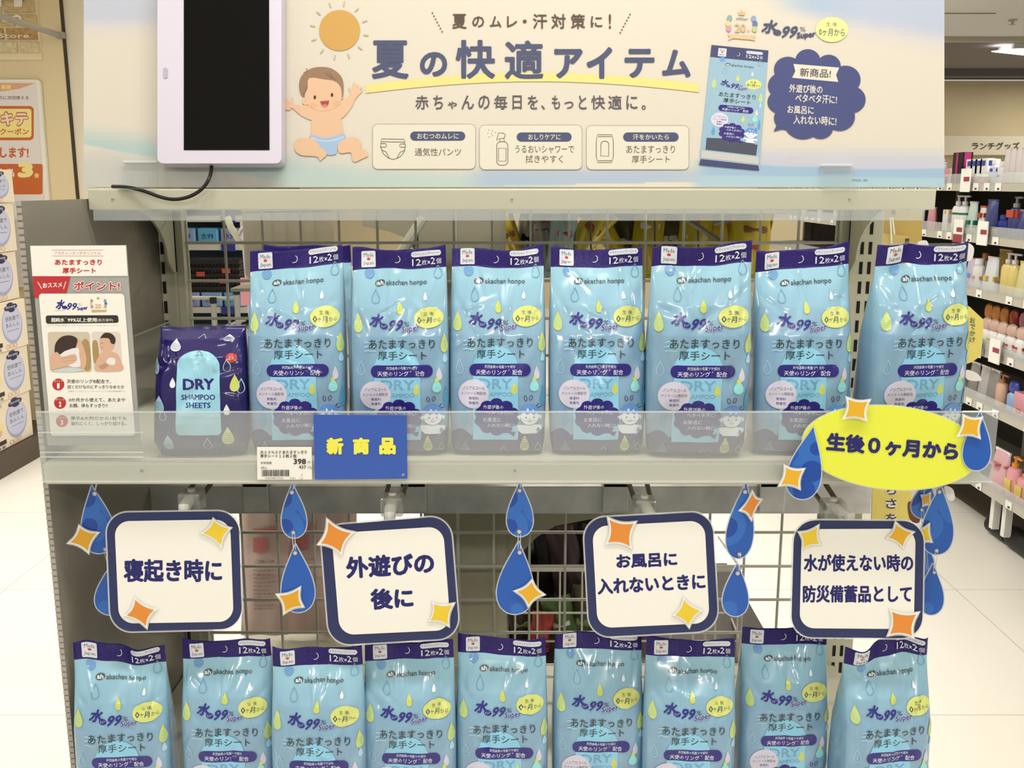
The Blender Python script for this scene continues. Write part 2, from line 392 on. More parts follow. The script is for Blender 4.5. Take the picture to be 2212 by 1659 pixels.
PK.poly(ell(62, 367, 1.6, 2), i_line); PK.poly(ell(79, 367, 1.6, 2), i_line); PK.line(ell(70, 373, 5, 3, 10, 20, 160), 1.1, i_line); PK.line([(69, 369), (71, 371)], 1, i_line)
PK.line(ell(61, 326, 3, 5.5, 20, rot=-12), 1.2, i_line, closed=True); PK.line(ell(73, 325, 3, 5.5, 20, rot=20), 1.2, i_line, closed=True); PK.poly(drop(66, 350, 5, 7), i_white); PK.poly(drop(77, 352, 4, 6), i_white)
PG = Art(); PG.poly(ell(64, 151, 31, 22, rot=-4), i_pyel); PG.text('生 後', 53, 138.5, 74, 147, i_ink, .01, res=1); PG.text('0', 39, 149, 49, 163, i_ink, .015, res=1); PG.text('ヶ', 50, 153, 58, 162, i_ink, .01, res=1, L=PG.L); PG.text('月', 59, 150, 70, 163, i_ink, .015, res=1, L=PG.L); PG.text('から', 73, 152, 90, 161, i_ink, .01, res=1, L=PG.L)
PT = Art()      # decorations on the dark base band
PT.poly(drop(59, 424, 22, 36), i_pyel)
for k in range(6): PT.line([(52, 414+k*4.2), (66, 413+k*4.2)], 1, i_navy, L=3)
for r_ in range(4):
    for c_ in range(r_+1): x = -70.5+(c_-r_/2)*5.2; y = 419+r_*5.6; PT.line([(x-2, y+4), (x, y), (x+2, y+4), (x-2, y+4)], .9, i_pw, L=2)
PT.line([(7, 440), (13, 431), (19, 440)], 1.1, i_pw, L=2); PT.line(drop(88, 432, 12, 18), 1, i_pw, L=2, closed=True)
HL = Art(); HL.poly(rrect(-83, 10, -51, 45, 3), i_silver); HL.text('Made', -78, 14, -56, 23, i_grey, .01, res=1); HL.text('Japan', -79, 32, -55, 42, i_grey, .01, res=1); HL.poly(ell(-67, 27.5, 4, 3), i_red)
HP = Art(); HP.poly(rrect(26, 10, 91, 22, 6), i_silver); HP.text('ドライシャンプーシート', 30, 12.5, 87, 19.5, i_navy, .015, res=1)
HP.text('12', 28, 25.5, 48, 41, i_silver, .015, res=1); HP.text('枚', 49, 29, 60, 41, i_silver, .01, res=1, L=HP.L); HP.text('×', 61, 32, 67, 39, i_silver, .02, res=1, L=HP.L); HP.text('2', 68, 25, 78, 40.5, i_silver, .015, res=1, L=HP.L); HP.text('個', 80, 28, 91, 40, i_silver, 0, res=1, L=HP.L)
HP.line(ell(-6, 28, 8, 8, 16, 30, 200, rot=-90), 1.5, i_silver)
SETS = {'front_print': PF, 'age_badge': PG, 'speech_bubble': PB, 'boy_drawing': PK, 'base_print': PT, 'made_in_label': HL, 'count_print': HP}
# the order of printing over the whole front decides the stacking, set by set
def stack_sets():
    seq = []
    for b_, k_ in enumerate(SETS):
        for it in sorted(SETS[k_].items, key=lambda i: i[3]): seq.append((it[0], it[1], it[2], b_*1000+it[3], k_))
    done = []; out = {k_: Art() for k_ in SETS}
    for v, f, m, L, k_ in seq:
        a, b = v.min(0), v.max(0); lay = 1.
        for (c, d, m2, L2, l2) in done:
            if (a < d).all() and (c < b).all(): lay = max(lay, l2+(.06 if m2 is m else 1))
        done.append((a, b, m, L, lay)); out[k_].items.append((v, f, m, lay))
    return out
DICED = {k_: a_.diced(6) for k_, a_ in stack_sets().items()}

def ease(x): x = np.clip(x, 0, 1); return x*x*(3-2*x)
class Pouch:
    def __init__(s, x, yc, z, seed, tilt=0, lean=0, yaw=0, roll=0, size=1, wave=1, navy=False):
        s.x, s.yc, s.z, s.tilt, s.lean, s.size, s.wave, s.navy = x, yc, z, tilt, lean, size, wave, navy
        s.yaw, s.roll = math.radians(yaw), math.radians(roll)
        r = random.Random(seed); s.ph = [r.uniform(0, 6.28) for _ in range(8)]; s.r = r
        s.rid = []
        for i in range(5):      # creases fanning down from the seal
            a = r.uniform(-92, 92); l = r.uniform(45, 120); s.rid.append((a, 50, a*r.uniform(.6, .95)+r.uniform(-22, 22), 50+l, r.choice((-1, 1, 1))*r.uniform(.0009, .0020), r.uniform(3.5, 6)))
        for i in range(6):
            a, b = r.uniform(-85, 85), r.uniform(80, 250); t = r.uniform(.3, 2.8); l = r.uniform(30, 85)
            s.rid.append((a, b, a+math.cos(t)*l, b+math.sin(t)*l, r.choice((-1, 1))*r.uniform(.0006, .0015), r.uniform(4, 8)))
        for sx in (-1, 1): s.rid.append((sx*101, 95+r.uniform(-20, 40), sx*r.uniform(40, 70), 150+r.uniform(-20, 60), -.0016, 9))
    def prof(s, t):
        a = np.interp(t, [0, 48, 110, 220, 330, 420, 455], [101, 102, 104, 107, 107, 104, 98])
        b = np.interp(t, [0, 46, 60, 90, 130, 190, 300, 420, 445, 455], [.0007, .0009, .0035, .010, .018, .0245, .0275, .0265, .021, .010])
        n = np.interp(t, [0, 60, 120, 200, 455], [2.2, 2.5, 3.4, 4.6, 5.2])
        if s.navy: a = np.interp(t, [0, 30, 120, 400, 455], [92, 92, 97, 103, 92]); b = np.interp(t, [0, 12, 40, 100, 330, 400, 455], [.0006, .001, .016, .022, .024, .022, .009])
        return a, b, n
    def wr(s, x, t):
        o = .0007*np.sin(x/21+s.ph[0]+t/60)*np.sin(t/33+s.ph[1])+.0005*np.sin(x/11+t/17+s.ph[2])
        o = o*ease((t-50)/40)
        for (x0, y0, x1, y1, A, w) in s.rid:
            dx, dy = x1-x0, y1-y0; l2 = dx*dx+dy*dy; k = ((x-x0)*dx+(t-y0)*dy)/l2; kc = np.clip(k, 0, 1)
            d2 = (x-x0-kc*dx)**2+(t-y0-kc*dy)**2; o = o+A*np.exp(-d2/(w*w))*np.sin(np.pi*np.clip(kc, .02, .98))**.6
        h = np.sin(x/30+s.ph[3])*.0036+np.sin(x/14+s.ph[4])*.0014
        o = o+h*s.wave*ease(1-(t-10)/75)
        return o
    def world(s, x, t, y):
        zt = s.tilt*(x/100)*ease(1-(t-40)/110)+ (3.2*np.sin(x/30+s.ph[5])+1.0*np.sin(x/12+s.ph[7]))*s.wave*ease(1-(t-30)/60)
        X = x*MPP*s.size; Z = ((455-t)*MPP+zt*MPP)*s.size; Y = y*s.size + s.lean*(Z/.2)
        X, Z = X*math.cos(s.roll)+Z*math.sin(s.roll), Z*math.cos(s.roll)-X*math.sin(s.roll)+abs(math.sin(s.roll))*.045
        X2 = X*math.cos(s.yaw)-Y*math.sin(s.yaw); Y2 = X*math.sin(s.yaw)+Y*math.cos(s.yaw)
        return np.stack([X2+s.x, Y2+s.yc, Z+s.z], -1)
    def yf(s, x, t):
        a, b, n = s.prof(t); q = np.clip(np.abs(x)/a, 0, .992); return -b*(1-q**n)**(1/n)-s.wr(x, t)*(1-q**8)
    def front(s, x, t, off):
        x = np.asarray(x, float); t = np.asarray(t, float); a, b, n = s.prof(t); x = np.clip(x, -a*.99, a*.99)
        y = s.yf(x, t); e = 1.5; gx = (s.yf(x+e, t)-s.yf(x-e, t))/(2*e*MPP); gz = (s.yf(x, t+e)-s.yf(x, t-e))/(-2*e*MPP)
        k = 1/np.sqrt(1+gx*gx+gz*gz); k = np.maximum(k, .3)
        return s.world(x+gx*k*off/MPP, t-gz*k*off/MPP, y-k*off)
    def shell(s, t0, t1, rows, cols, m, name, parent, top=None, cap=False):
        N = cols; vs = []; uv = []
        ph = np.linspace(0, 2*np.pi, N, endpoint=False)+1e-4
        for i in range(rows+1):
            f = i/rows; 
            tt = t0+(t1-t0)*f; a, b, n = s.prof(np.array(tt)); c, q = np.cos(ph), np.sin(ph)
            x = a*c; t = np.full(N, tt)
            if top is not None: t = top(x)*(1-f)+t1*f
            yy = b*np.sign(q)*(1-np.minimum(1, np.abs(c))**n)**(1/n)
            w = s.wr(x, t)*(1-np.clip(np.abs(x)/a, 0, 1)**8); y = np.where(q < 0, yy-w, yy-w*(np.ones(N) if tt < 60 else .3))
            vs.append(s.world(x, t, y)); uv.append(np.stack([x/210+.5, t/455], -1))
        V = np.concatenate(vs); U = np.concatenate(uv); fs = []
        for i in range(rows):
            for k in range(N): k2 = (k+1) % N; fs.append((i*N+k, i*N+k2, (i+1)*N+k2, (i+1)*N+k))
        if cap: fs.append(tuple(rows*N+k for k in range(N)))
        if top is not None: fs.append(tuple(range(N))[::-1])
        mb = MB(); mb.add(V.tolist(), fs, m); o = mb.build(name, parent, smooth=True)
        ul = o.data.uv_layers.new(name='UVMap'); li = np.empty(len(o.data.loops), int); o.data.loops.foreach_get('vertex_index', li)
        ul.data.foreach_set('uv', U[li].ravel()); return o
    def build(s, label, group, prints=True):
        root = thing('wipes_pouch', label, 'wipes pack', (s.x, s.yc, s.z), group)
        nx = -46+s.ph[6]*2
        cl, cr = s.r.uniform(-3, 15), s.r.uniform(0, 11)
        top = lambda x: 9+3.0*np.exp(-((x-nx)/3.0)**2)+1.3*np.sin(x/17+s.ph[7])-cl*np.clip((-x-35)/66, 0, 1)**1.3-cr*np.clip((x-20)/80, 0, 1)**1.3
        s.shell(48, 455, 140, 168, film_blue, 'film_body', root, cap=True)
        s.shell(0, 48.5, 14, 168, hdr_navy, 'header_seal', root, top=top)
        if prints:
            for k, a in DICED.items():
                mb = MB()
                for v, f, m, L in a.items: mb.add(s.front(v[:, 0], v[:, 1], .0006+.00007*L).tolist(), f, m)
                mb.build(k, root, fix=False)
        return root

def brandY(v, z):
    r = ray(1106, v); return (z+.1665-EYE)/r.z*r.y
ROW2 = EYE-.2594; ROW3 = EYE-.653
# centre px, brand line px, tilt of the header (px, right side up), yaw, wave, lean limit
row2 = [(640, 611, 10, 3, .6, 'light blue wipes pouch with raised header corner, next to dark navy pack'),
        (862, 613, 4, 2, 1.0, 'light blue wipes pouch on upper shelf directly above the blue new-product sign'),
        (1075, 609, 0, 0, .9, 'light blue wipes pouch, third from left on upper shelf'),
        (1290, 608, 2, 0, .7, 'middle light blue wipes pouch on upper shelf, left header corner peaked'),
        (1517, 620, 5, -2, 1.0, 'light blue wipes pouch with folded left header corner, just right of shelf middle'),
        (1736, 612, 9, 0, .4, 'light blue wipes pouch with flat straight header, second from right on upper shelf'),
        (1990, 616, 4, 8, 1.5, 'rightmost light blue wipes pouch on upper shelf, standing behind yellow oval sign')]
G2 = 'light blue wipes pouches on the upper shelf'; G3 = 'light blue wipes pouches on the lower shelf'
def build_pouches():
    for i, (u, v, tilt, yaw, wv, lab) in enumerate(row2):
        yb = max(.925, min(.965, brandY(v, ROW2))); yc = .952 if i != 4 else .945
        lean = (yb-(yc-.008))*1.2; k = (yb/ray(u, v).y); x = ray(u, v).x*k
        Pouch(x, yc, ROW2, 11+i*7, tilt, lean, yaw, wave=wv, size=1.03 if i in (4, 6) else 1).build(lab, G2)
    r = ray(668, 600); k = 1.03/r.y
    Pouch(r.x*k, 1.025, ROW2, 99, 3, .0, 0, wave=.6).build('light blue wipes pouch hidden behind the leftmost upper one, only its right edge showing', G2, prints=False)
    row3 = [(255, 1466, -6, 4, 1.8, 'leftmost light blue wipes pouch on lower shelf, its header crumpled forward'),
            (487, 1455, 4, 0, .6, 'light blue wipes pouch on lower shelf under the left speech card, header upright'),
            (684, 1473, 2, 0, .5, 'light blue wipes pouch on lower shelf standing lowest, third from the left'),
            (883, 1459, 5, 0, .6, 'light blue wipes pouch on lower shelf below the outdoor-play card'),
            (1084, 1449, -5, 0, .6, 'middle light blue wipes pouch on lower shelf, left header corner raised'),
            (1293, 1437, -2, 0, .5, 'light blue wipes pouch on lower shelf left under the bath-time card'),
            (1493, 1453, -1, -2, .9, 'light blue wipes pouch on lower shelf with bright creases, third from the right'),
            (1697, 1426, -3, 2, .4, 'light blue wipes pouch on lower shelf standing tallest, below the emergency card'),
            (1918, 1456, 6, 8, 2.0, 'rightmost light blue wipes pouch on lower shelf, header bent with a sharp left corner')]
    for i, (u, v, tilt, yaw, wv, lab) in enumerate(row3):
        yb = brandY(v, ROW3); rr = ray(u, v); k = yb/rr.y
        Pouch(rr.x*k, yb+.009, ROW3, 211+i*13, tilt, 0, yaw, wave=wv).build(lab, G3)
    # the dark inner pack on display
    s = Pouch(0, .94, ROW2, 5, 3, .012, 4, wave=.8, navy=True, roll=1.0); q = P(423, 850, .925); s.x = q.x
    kz = .125/.202                       # this pack is shorter: squeeze the same film profile in height
    w0 = s.world
    s.world = lambda x, t, y: w0(x, t, y)*np.array([1, 1, kz])+np.array([0, 0, ROW2*(1-kz)])
    root = thing('dark_wipes_pack', 'dark navy dry shampoo sheets pack with a pale cyan window panel', 'wipes pack', (s.x, s.yc, ROW2))
    s.shell(14, 455, 140, 168, film_navy, 'film_body', root, cap=True)
    s.shell(0, 15, 5, 168, film_navy, 'seal_edge', root, top=lambda x: 2+2*np.sin(x/9))
    A = Art()
    A.poly([(-48, 360), (-45, 135)]+ell(0, 128, 45, 52, 24, 180, 360)+[(45, 135), (48, 360), (42, 370), (-42, 370)], I('pack_window', 160, 214, 226))
    A.text('DRY', -32, 172, 34, 211, i_navy, .05); A.text('SHAMPOO', -36, 227, 36, 246, i_navy, .03); A.text('SHEETS', -27, 255, 26, 274, i_navy, .03)
    A.text('open', -8, 88, 10, 99, i_grey, 0); A.line([(-4, 84), (1, 78), (6, 84)], 2, i_grey)
    A.poly(ell(68, 103, 11, 16), i_red); A.text('見本', 62, 97, 74, 109, i_white, 0)
    dr(A, -50, 57, 26, 44, i_white, lines=i_navy); dr(A, 60, 126, 16, 42, i_pw, out=1.6); dr(A, 76, 188, 22, 60, i_yel); dr(A, 88, 200, 14, 50, i_pw, out=1.6)
    dr(A, -54, 186, 14, 36, i_white); dr(A, -84, 262, 26, 60, i_pw, lines=i_navy); dr(A, -76, 300, 16, 36, i_pw, out=1.6); dr(A, 60, 280, 15, 38, i_white)
    dr(A, 62, 372, 28, 64, i_pyel, lines=i_navy); dr(A, -66, 396, 24, 58, i_pw, lines=i_navy); dr(A, 18, 402, 20, 40, i_pw, out=1.6); dr(A, -90, 130, 14, 60, i_pw, lines=i_navy)
    dr(A, 62, 40, 24, 20, i_white, lines=i_navy); A.line([(-4, 38), (6, 26), (14, 38)], 1.6, i_pw)
    A.layered().diced(6).lay(lambda v, L: s.front(v[:, 0], v[:, 1], .0007+.00007*L), 'front_print', root)
# ------------------------------------------------------------------ setting
def struct(mb, name, **k): return mb.build(name, None, kind='structure', **k)
def floor_mat():
    m = mat('white_floor_tile', (249, 240, 222), .32, .4, k=.92); nt = m.node_tree; N = nt.nodes.new; L = nt.links.new; b = nt.nodes['Principled BSDF']
    tc = N('ShaderNodeTexCoord'); mp = N('ShaderNodeMapping'); mp.inputs['Location'].default_value = (.12, .1, 0); L(tc.outputs['Object'], mp.inputs[0])
    br = N('ShaderNodeTexBrick'); br.offset = 0; br.inputs['Scale'].default_value = 1; br.inputs['Brick Width'].default_value = .9; br.inputs['Row Height'].default_value = .9; br.inputs['Mortar Size'].default_value = .0022
    br.inputs['Color1'].default_value = C(249, 240, 222, k=.92); br.inputs['Color2'].default_value = C(247, 238, 219, k=.92); br.inputs['Mortar'].default_value = C(214, 202, 182)
    L(mp.outputs[0], br.inputs[0]); L(br.outputs[0], b.inputs['Base Color']); return m
wall_cream = mat('wall_cream_paint', (230, 208, 160), .7, noise=(1.3, .05)); ceil_cream = mat('ceiling_cream', (252, 244, 226), .8, k=.93)
ceil_dark = mat('ceiling_grey_recess', (132, 122, 112), .8); trim_m = mat('ceiling_trim', (198, 186, 160), .6); mat_brown = mat('dark_floor_strip', (112, 102, 84), .6, noise=(3, .15))
struct(MB().box((-9, -5, -.04), (12, 16, 0), floor_mat()), 'floor')
struct(MB().box((2.18, 2.4, .0005), (3.6, 12.5, .004), mat_brown), 'trim_1')
struct(MB().box((-9, 12.2, 0), (12, 12.35, 2.72), wall_cream), 'wall_back')
struct(MB().box((-9, -5, CEIL), (12, 8.0, CEIL+.05), ceil_cream), 'ceiling')
struct(MB().box((-9, 8.0, CEIL+.13), (12, 12.35, CEIL+.18), ceil_dark), 'ceiling_recess')
struct(MB().box((-9, 7.93, CEIL-.035), (12, 8.0, CEIL), trim_m).box((-9, 8.0, CEIL-.012), (12, 8.1, CEIL+.13), ceil_dark), 'trim_2')
struct(MB().box((-9, 11.2, CEIL+.05), (12, 11.32, CEIL+.13), mat('beam_grey', (108, 99, 90), .8)), 'trim_3')
t = thing('ceiling_lamp', 'glowing linear ceiling lamp in the dark grey ceiling recess at right', 'lamp', (5.25, 9.4, CEIL+.12))
m = MB().box((4.5, 9.25, CEIL+.085), (6.0, 9.55, CEIL+.13), white_card); m.build('housing', t)
MB().lathe([(.02, -.06), (.6, -.03), (.88, 0)], (5.25, 9.4, CEIL+.08), mat('lamp_glow', (255, 250, 255), emit=9), 24, 1, .22).build('diffuser', t)
t = thing('sprinkler_head', 'small sprinkler head on the cream ceiling at top right', 'sprinkler', (2.9, 6.0, CEIL))
q = PZ(2188, 42, CEIL); ORG[t.name] = Vector(q); t.location = q
MB().lathe([(.03, 0), (.028, -.01), (.01, -.012), (.008, -.03), (.022, -.032), (.022, -.036)], q, post_metal, 12).build('head', t)
q0, q1 = PZ(2036, 27.5, CEIL), PZ(2150, 28.5, CEIL)
struct(MB().box((q0.x-2, q0.y, CEIL-.004), (q1.x, q0.y+.03, CEIL), mat('ceiling_seam', (170, 156, 134), .8)), 'trim_4')
# lettering on the far fascia
fp = YP(12.0)
t = thing('lunch_goods_sign', 'cream fascia panel with dark lunch goods lettering on far back wall', 'sign', fp.hit(2150, 312))
MB().slab([(1500, 290), (2330, 295), (2330, 335), (1500, 333)], fp, .18, mat('fascia_panel', (222, 208, 174), .6)).build('board', t)
Art().text('ランチグッズ', 2100, 307, 2203, 323, mat('fascia_letter', (72, 60, 40), .6), .02).on(fp, 'lettering', t, .01)

# pillar, brick panels and coupon poster on the left
PY = 5.9; pp = YP(PY)
xr = pp.hit(145, 200).x
struct(MB().box((-6.5, PY, 0), (xr, PY+.6, CEIL), wall_cream), 'wall_left')
struct(MB().box((xr, PY-.002, 0), (xr+.012, PY+.05, CEIL), mat('joint_dark', (70, 60, 46), .8)), 'trim_5')
struct(MB().box((xr+.012, PY+.02, 0), (xr+.13, PY+.6, CEIL), mat('pillar_cream', (236, 222, 190), .7)), 'trim_6')
struct(MB().box((-6.5, PY+1.3, 0), (-2.98, PY+1.4, CEIL), wall_cream), 'wall_left_rear')
bricks = [mat('brick_%s' % n, c, .85, noise=(60, .25)) for n, c in (('ochre', (196, 152, 92)), ('sand', (214, 184, 130)), ('brown', (176, 128, 70)), ('pale', (226, 204, 156)))]
mortar = mat('brick_mortar', (236, 216, 172), .9)
def brick_panel(name, label, x0, x1, zt, zb, Y):
    t = thing(name, label, 'wall panel', ((x0+x1)/2, Y, zb))
    MB().box((x0, Y-.012, zb), (x1, Y, zt), mortar).build('backing', t)
    rr = random.Random(3); h = .072; z = zt-h; row = 0; base = {}
    while z > zb-.001:
        x = x1-.002 if row % 2 else x1-.10
        segs = [(x1, x)] if not row % 2 else []
        xx = x1 - (0 if row % 2 else .12)
        if row % 2 == 0: segs = [(x1-.115, x1-.006)]
        else: segs = []
        while xx > x0+.05: segs.append((max(x0+.004, xx-.185), xx-.012)); xx -= .192
        for a, b in segs:
            if b-a < .03: continue
            mb = MB().box((a, Y-.022-rr.random()*.004, z+.006), (b, Y-.008, z+h-.006), rr.choice(bricks), bev=.004); mb.build('brick', t)
        z -= h+.001; row += 1
    return t
a = pp.hit(0, 130); b = pp.hit(93, 130)
bt = brick_panel('brick_panel', 'ochre brick panel with faint white lettering on the left pillar', b.x-.62, b.x, CEIL-.02, a.z, PY)
wl = mat('faded_white_letter', (244, 232, 206), .6); ap = YP(PY-.028)
Art().text('m', -60, -12, 48, 15, wl, .04).text('moo', -30, 32, 47, 48, wl, .03).text('ence Store', -70, 72, 63, 82, wl, .02).on(ap, 'lettering', bt)
p2 = YP(7.2-.002); a = p2.hit(160, 140); b = p2.hit(183, 140)
brick_panel('brick_panel', 'narrow ochre brick panel on the rear wall, just left of the banner', a.x, -2.99, CEIL-.02, a.z, 7.198)
# wall racks seen in the gap
t = thing('wall_display_case', 'grey wall display case in the gap left of the banner', 'display case', p2.hit(170, 300))
g = mat('case_grey', (140, 132, 120), .5)
for (u0, v0, u1, v1) in ((157, 164, 162, 216), (166, 156, 190, 226), (168, 266, 178, 335), (176, 355, 190, 390)):
    c0, c1 = p2.hit(u0, v1), p2.hit(u1, v0); MB().box((c0.x, 7.12, c0.z), (c1.x, 7.19, c1.z), g).build('panel', t)
for v0, v1 in ((226, 240), (243, 264), (337, 350)):
    c0, c1 = p2.hit(160, v1), p2.hit(192, v0); MB().box((c0.x, 7.05, c0.z), (c1.x, 7.19, c1.z), white_card).build('ledge', t)
# metal arm
t = thing('metal_arm', 'grey metal arm reaching out from the left pillar across the bricks', 'bracket', P(130, 76, 5.88))
MB().tube([P(131, 77, 5.89), P(-40, 22, 5.2)], .017, mat('arm_grey', (170, 162, 146), .4, metal=.3), 8).build('arm', t)
MB().box(tuple(P(127, 84, 5.9)), tuple(P(134, 68, 5.86)), mat('arm_grey')).build('mount_plate', t)
# coupon poster
pl = YP(PY-.03)
t = thing('coupon_poster', 'white framed coupon poster with orange and yellow print on left pillar', 'poster', pl.hit(40, 400))
org = mat('poster_orange', (204, 104, 48), .5); pye = mat('poster_yellow', (248, 226, 140), .5); ppk = mat('poster_salmon', (226, 168, 128), .5); pw = mat('poster_paper', (232, 220, 208), .5)
fr = [(-120, 172), (80, 172), (86, 176), (120, 620), (-120, 620)]
MB().slab(fr, pl, .025, mat('poster_frame', (240, 232, 212), .4)).build('frame', t)
A = Art().poly([(-115, 178), (77, 178), (108, 615), (-115, 615)], pw)
A.poly([(-115, 178), (77, 180), (40, 192), (0, 198), (-115, 202)], ppk); A.text('業務', 2, 183, 24, 193, pye, .03)
A.text('いた方に次回使える', -22, 207, 62, 215, mat('poster_ink', (100, 84, 74), .5), .02)
A.poly(rrect(-60, 229, 73, 303, 9), org).poly(rrect(-55, 235, 68, 297, 6), pye)
A.text('キテ', 0, 240, 62, 274, org, .11, L=A.L+1).text('キテ', 2, 243, 60, 271, mat('poster_cream', (244, 222, 190), .5), .045, L=A.L+1)
A.text('クーポン', 0, 277, 62, 291, org, .03).text('します!', 0, 318, 62, 341, org, .05)
A.poly(rrect(-80, 354, 92, 420, 5), org).text('全品', -8, 364, 31, 382, pw, .05).text('3', 38, 350, 72, 384, pye, .08).text('倍', 74, 374, 84, 384, pye, .03)
A.on(pl, 'print', t, .002)

# ------------------------------------------------------------------ diaper cartons on the left
BX = -2.7
car = mat('carton_cream', (244, 226, 196), .6); car2 = mat('carton_tape_cream', (236, 216, 184), .6); oval = mat('carton_oval', (206, 206, 222), .5); car_ink = mat('carton_ink', (60, 44, 40), .5)  # the tape takes a deeper cream than the box
cn = mat('carton_navy', (44, 46, 82), .5); cbl = mat('carton_lilac', (170, 172, 204), .5); sk = mat('carton_skin', (226, 180, 150), .5); wr_ = mat('carton_white', (250, 242, 228), .5)
t = thing('display_plinth', 'low dark brown plinth under the diaper cartons at left', 'plinth', (BX-.25, 4.2, 0))
MB().box((-3.3, 2.2, 0), (-2.66, 5.75, .12), mat('plinth_brown', (84, 70, 56), .5)).build('body', t)
BA = Art()      # carton side print: x runs along the aisle 0..1 (far), y down 0..1
BA.poly(ell(.62, .48, .26, .40, 30), cbl); BA.poly(ell(.62, .45, .245, .36, 30), oval)
BA.poly(cloud(.62, .12, .17, .105, 4, .3, .6), cn); BA.text('moony', .50, .09, .74, .155, wr_, .03, res=1)
BA.text('低刺激で', .45, .30, .80, .40, car_ink, .01, res=1); BA.text('あんしん', .45, .44, .80, .53, car_ink, .01, res=1); BA.line([(.48, .6), (.78, .6)], .008, car_ink)
BA.rect(.07, .80, .33, .89, car_ink); BA.text('14 枚', .12, .91, .3, .98, car_ink, 0, res=1)
for k in range(3): BA.line(ell(.45+k*.1, .92, .04, .045, 10), .012, ppk, closed=True)
BA.rect(.05, .04, .3, .12, mat('carton_tag_grey', (206, 190, 164), .5)); BA.poly(ell(.16, .62, .09, .1), sk); BA.poly(ell(.24, .52, .07, .06), pye)
zt = [.122, .378, .634, .89, 1.146, 1.402]
names = ['bottom', 'second', 'third', 'fourth', 'top full-height']
cols = [(2.95, 3.95, 'nearer'), (3.97, 4.94, 'far nearer'), (4.96, 5.36, 'farther')]
for ci, (y0, y1, cname) in enumerate(((4.55, 4.93, 'nearer'), (4.95, 5.40, 'farther'))):
    for r_ in range(6):
        z0 = .122+r_*.258; z1 = z0+.255 if r_ < 5 else z0+.17; off = (r_*7 % 3)*.012; X1 = BX+off
        lab = ('cream diaper carton in the %s column, %s row up from the plinth' % (cname, ['first', 'second', 'third', 'fourth', 'fifth', 'sixth'][r_])) 
        c = thing('diaper_carton', lab, 'carton', (X1-.2, (y0+y1)/2, z0), 'stacked diaper cartons')
        MB().box((X1-.42, y0+off, z0), (X1, y1-.01, z1), car, bev=.004).build('box', c)
        def fn(v, L, y0=y0+off, y1=y1-.01, z0=z0, z1=z1, X1=X1):
            o = np.empty((len(v), 3)); o[:, 0] = X1+.0008+.0001*L; o[:, 1] = y0+v[:, 0]*(y1-y0); o[:, 2] = z1-v[:, 1]*(z1-z0); return o
        BA.lay(fn, 'side_print', c)
        def fn2(v, L, y0=y0+off, z0=z0, z1=z1, X1=X1):
            o = np.empty((len(v), 3)); o[:, 1] = y0-.0008-.0001*L; o[:, 0] = X1-.42+v[:, 0]*.42; o[:, 2] = z1-v[:, 1]*(z1-z0); return o
        BA.lay(fn2, 'end_print', c)
        MB().box((X1-.35, y0+off+.05, z1), (X1-.05, y1-.06, z1+.0006), car2).build('tape', c)

# ------------------------------------------------------------------ right-hand gondola with bottles
GX = 2.0
gm = mat('gondola_grey', (150, 144, 126), .5); gdark = mat('gondola_back', (54, 48, 40), .7); rail_clear = mat('price_rail', (196, 188, 168), .25); tagw = mat('price_tag_white', (248, 242, 226), .5)
g = thing('store_gondola', 'long grey store gondola of toiletries along the right-hand aisle', 'shelf unit', (2.4, 5, 0))
GY0, GY1 = 2.6, 8.2; shz = [1.476, 1.257, 1.028, .788, .557, .222]
MB().box((2.46, GY0, .1), (2.5, GY1, 1.56), gdark).build('back_panel', g)
for y in np.arange(GY0, GY1+.1, .9333): MB().box((2.40, y-.02, 0), (2.46, y+.02, 1.56), gm).build('upright', g)
for i, z in enumerate(shz):
    MB().box((GX+.01, GY0, z+.012), (2.46, GY1, z+.03), gm).build('shelf', g)
    MB().box((GX, GY0, z), (GX+.012, GY1, z+.034), rail_clear).build('price_rail', g)
    MB().box((GX-.004, GY0, z+.034), (GX-.001, GY1, z+.075), acry2).build('front_guard', g)
    rr = random.Random(i); y = GY0+.9
    while y < 7.2:
        MB().box((GX-.004, y, z+.002), (GX-.001, y+.05, z+.034), tagw).box((GX-.0046, y+.012, z+.006), (GX-.0038, y+.03, z+.014), car_ink).build('price_tag', g)
        y += rr.choice((.14, .18, .26, .1))
for y in (3.9, 4.0): MB().box((2.05, y, .06), (2.08, y+.03, .225), white_card).build('foot', g)
for k, (u, i, w) in enumerate(((2091, 0, 1), (2085, 1, 2), (2139, 1, 1), (2149, 3, 1), (2192, 3, 1))):
    p = PX(u, 500, GX-.01); z = shz[i]-.004
    M = MB().box((GX-.022, p.y, z), (GX-.018, p.y+.09, z+.10), tagw).box((GX-.0225, p.y+.005, z+.045), (GX-.0215, p.y+.06, z+.065), mat('tag_red_ink', (160, 60, 70), .5))
    if w == 2: M.box((GX-.0226, p.y, z), (GX-.0216, p.y+.09, z+.035), mat('tag_red_ink'))
    M.build('large_price_card', g)
t = thing('rubber_roller', 'black rubber bumper rolls on the floor under right gondola', 'bumper', (2.1, 3.95, .05))
q = PX(2188, 1130, 2.12)
MB().tube([(2.12, q.y-.28, .046), (2.12, q.y-.02, .046)], .046, mat('roller_black', (24, 22, 22), .5), 18).build('near_roll', t)
MB().tube([(2.12, q.y+.0, .043), (2.12, q.y+.16, .043)], .042, mat('roller_black'), 18).build('far_roll', t)

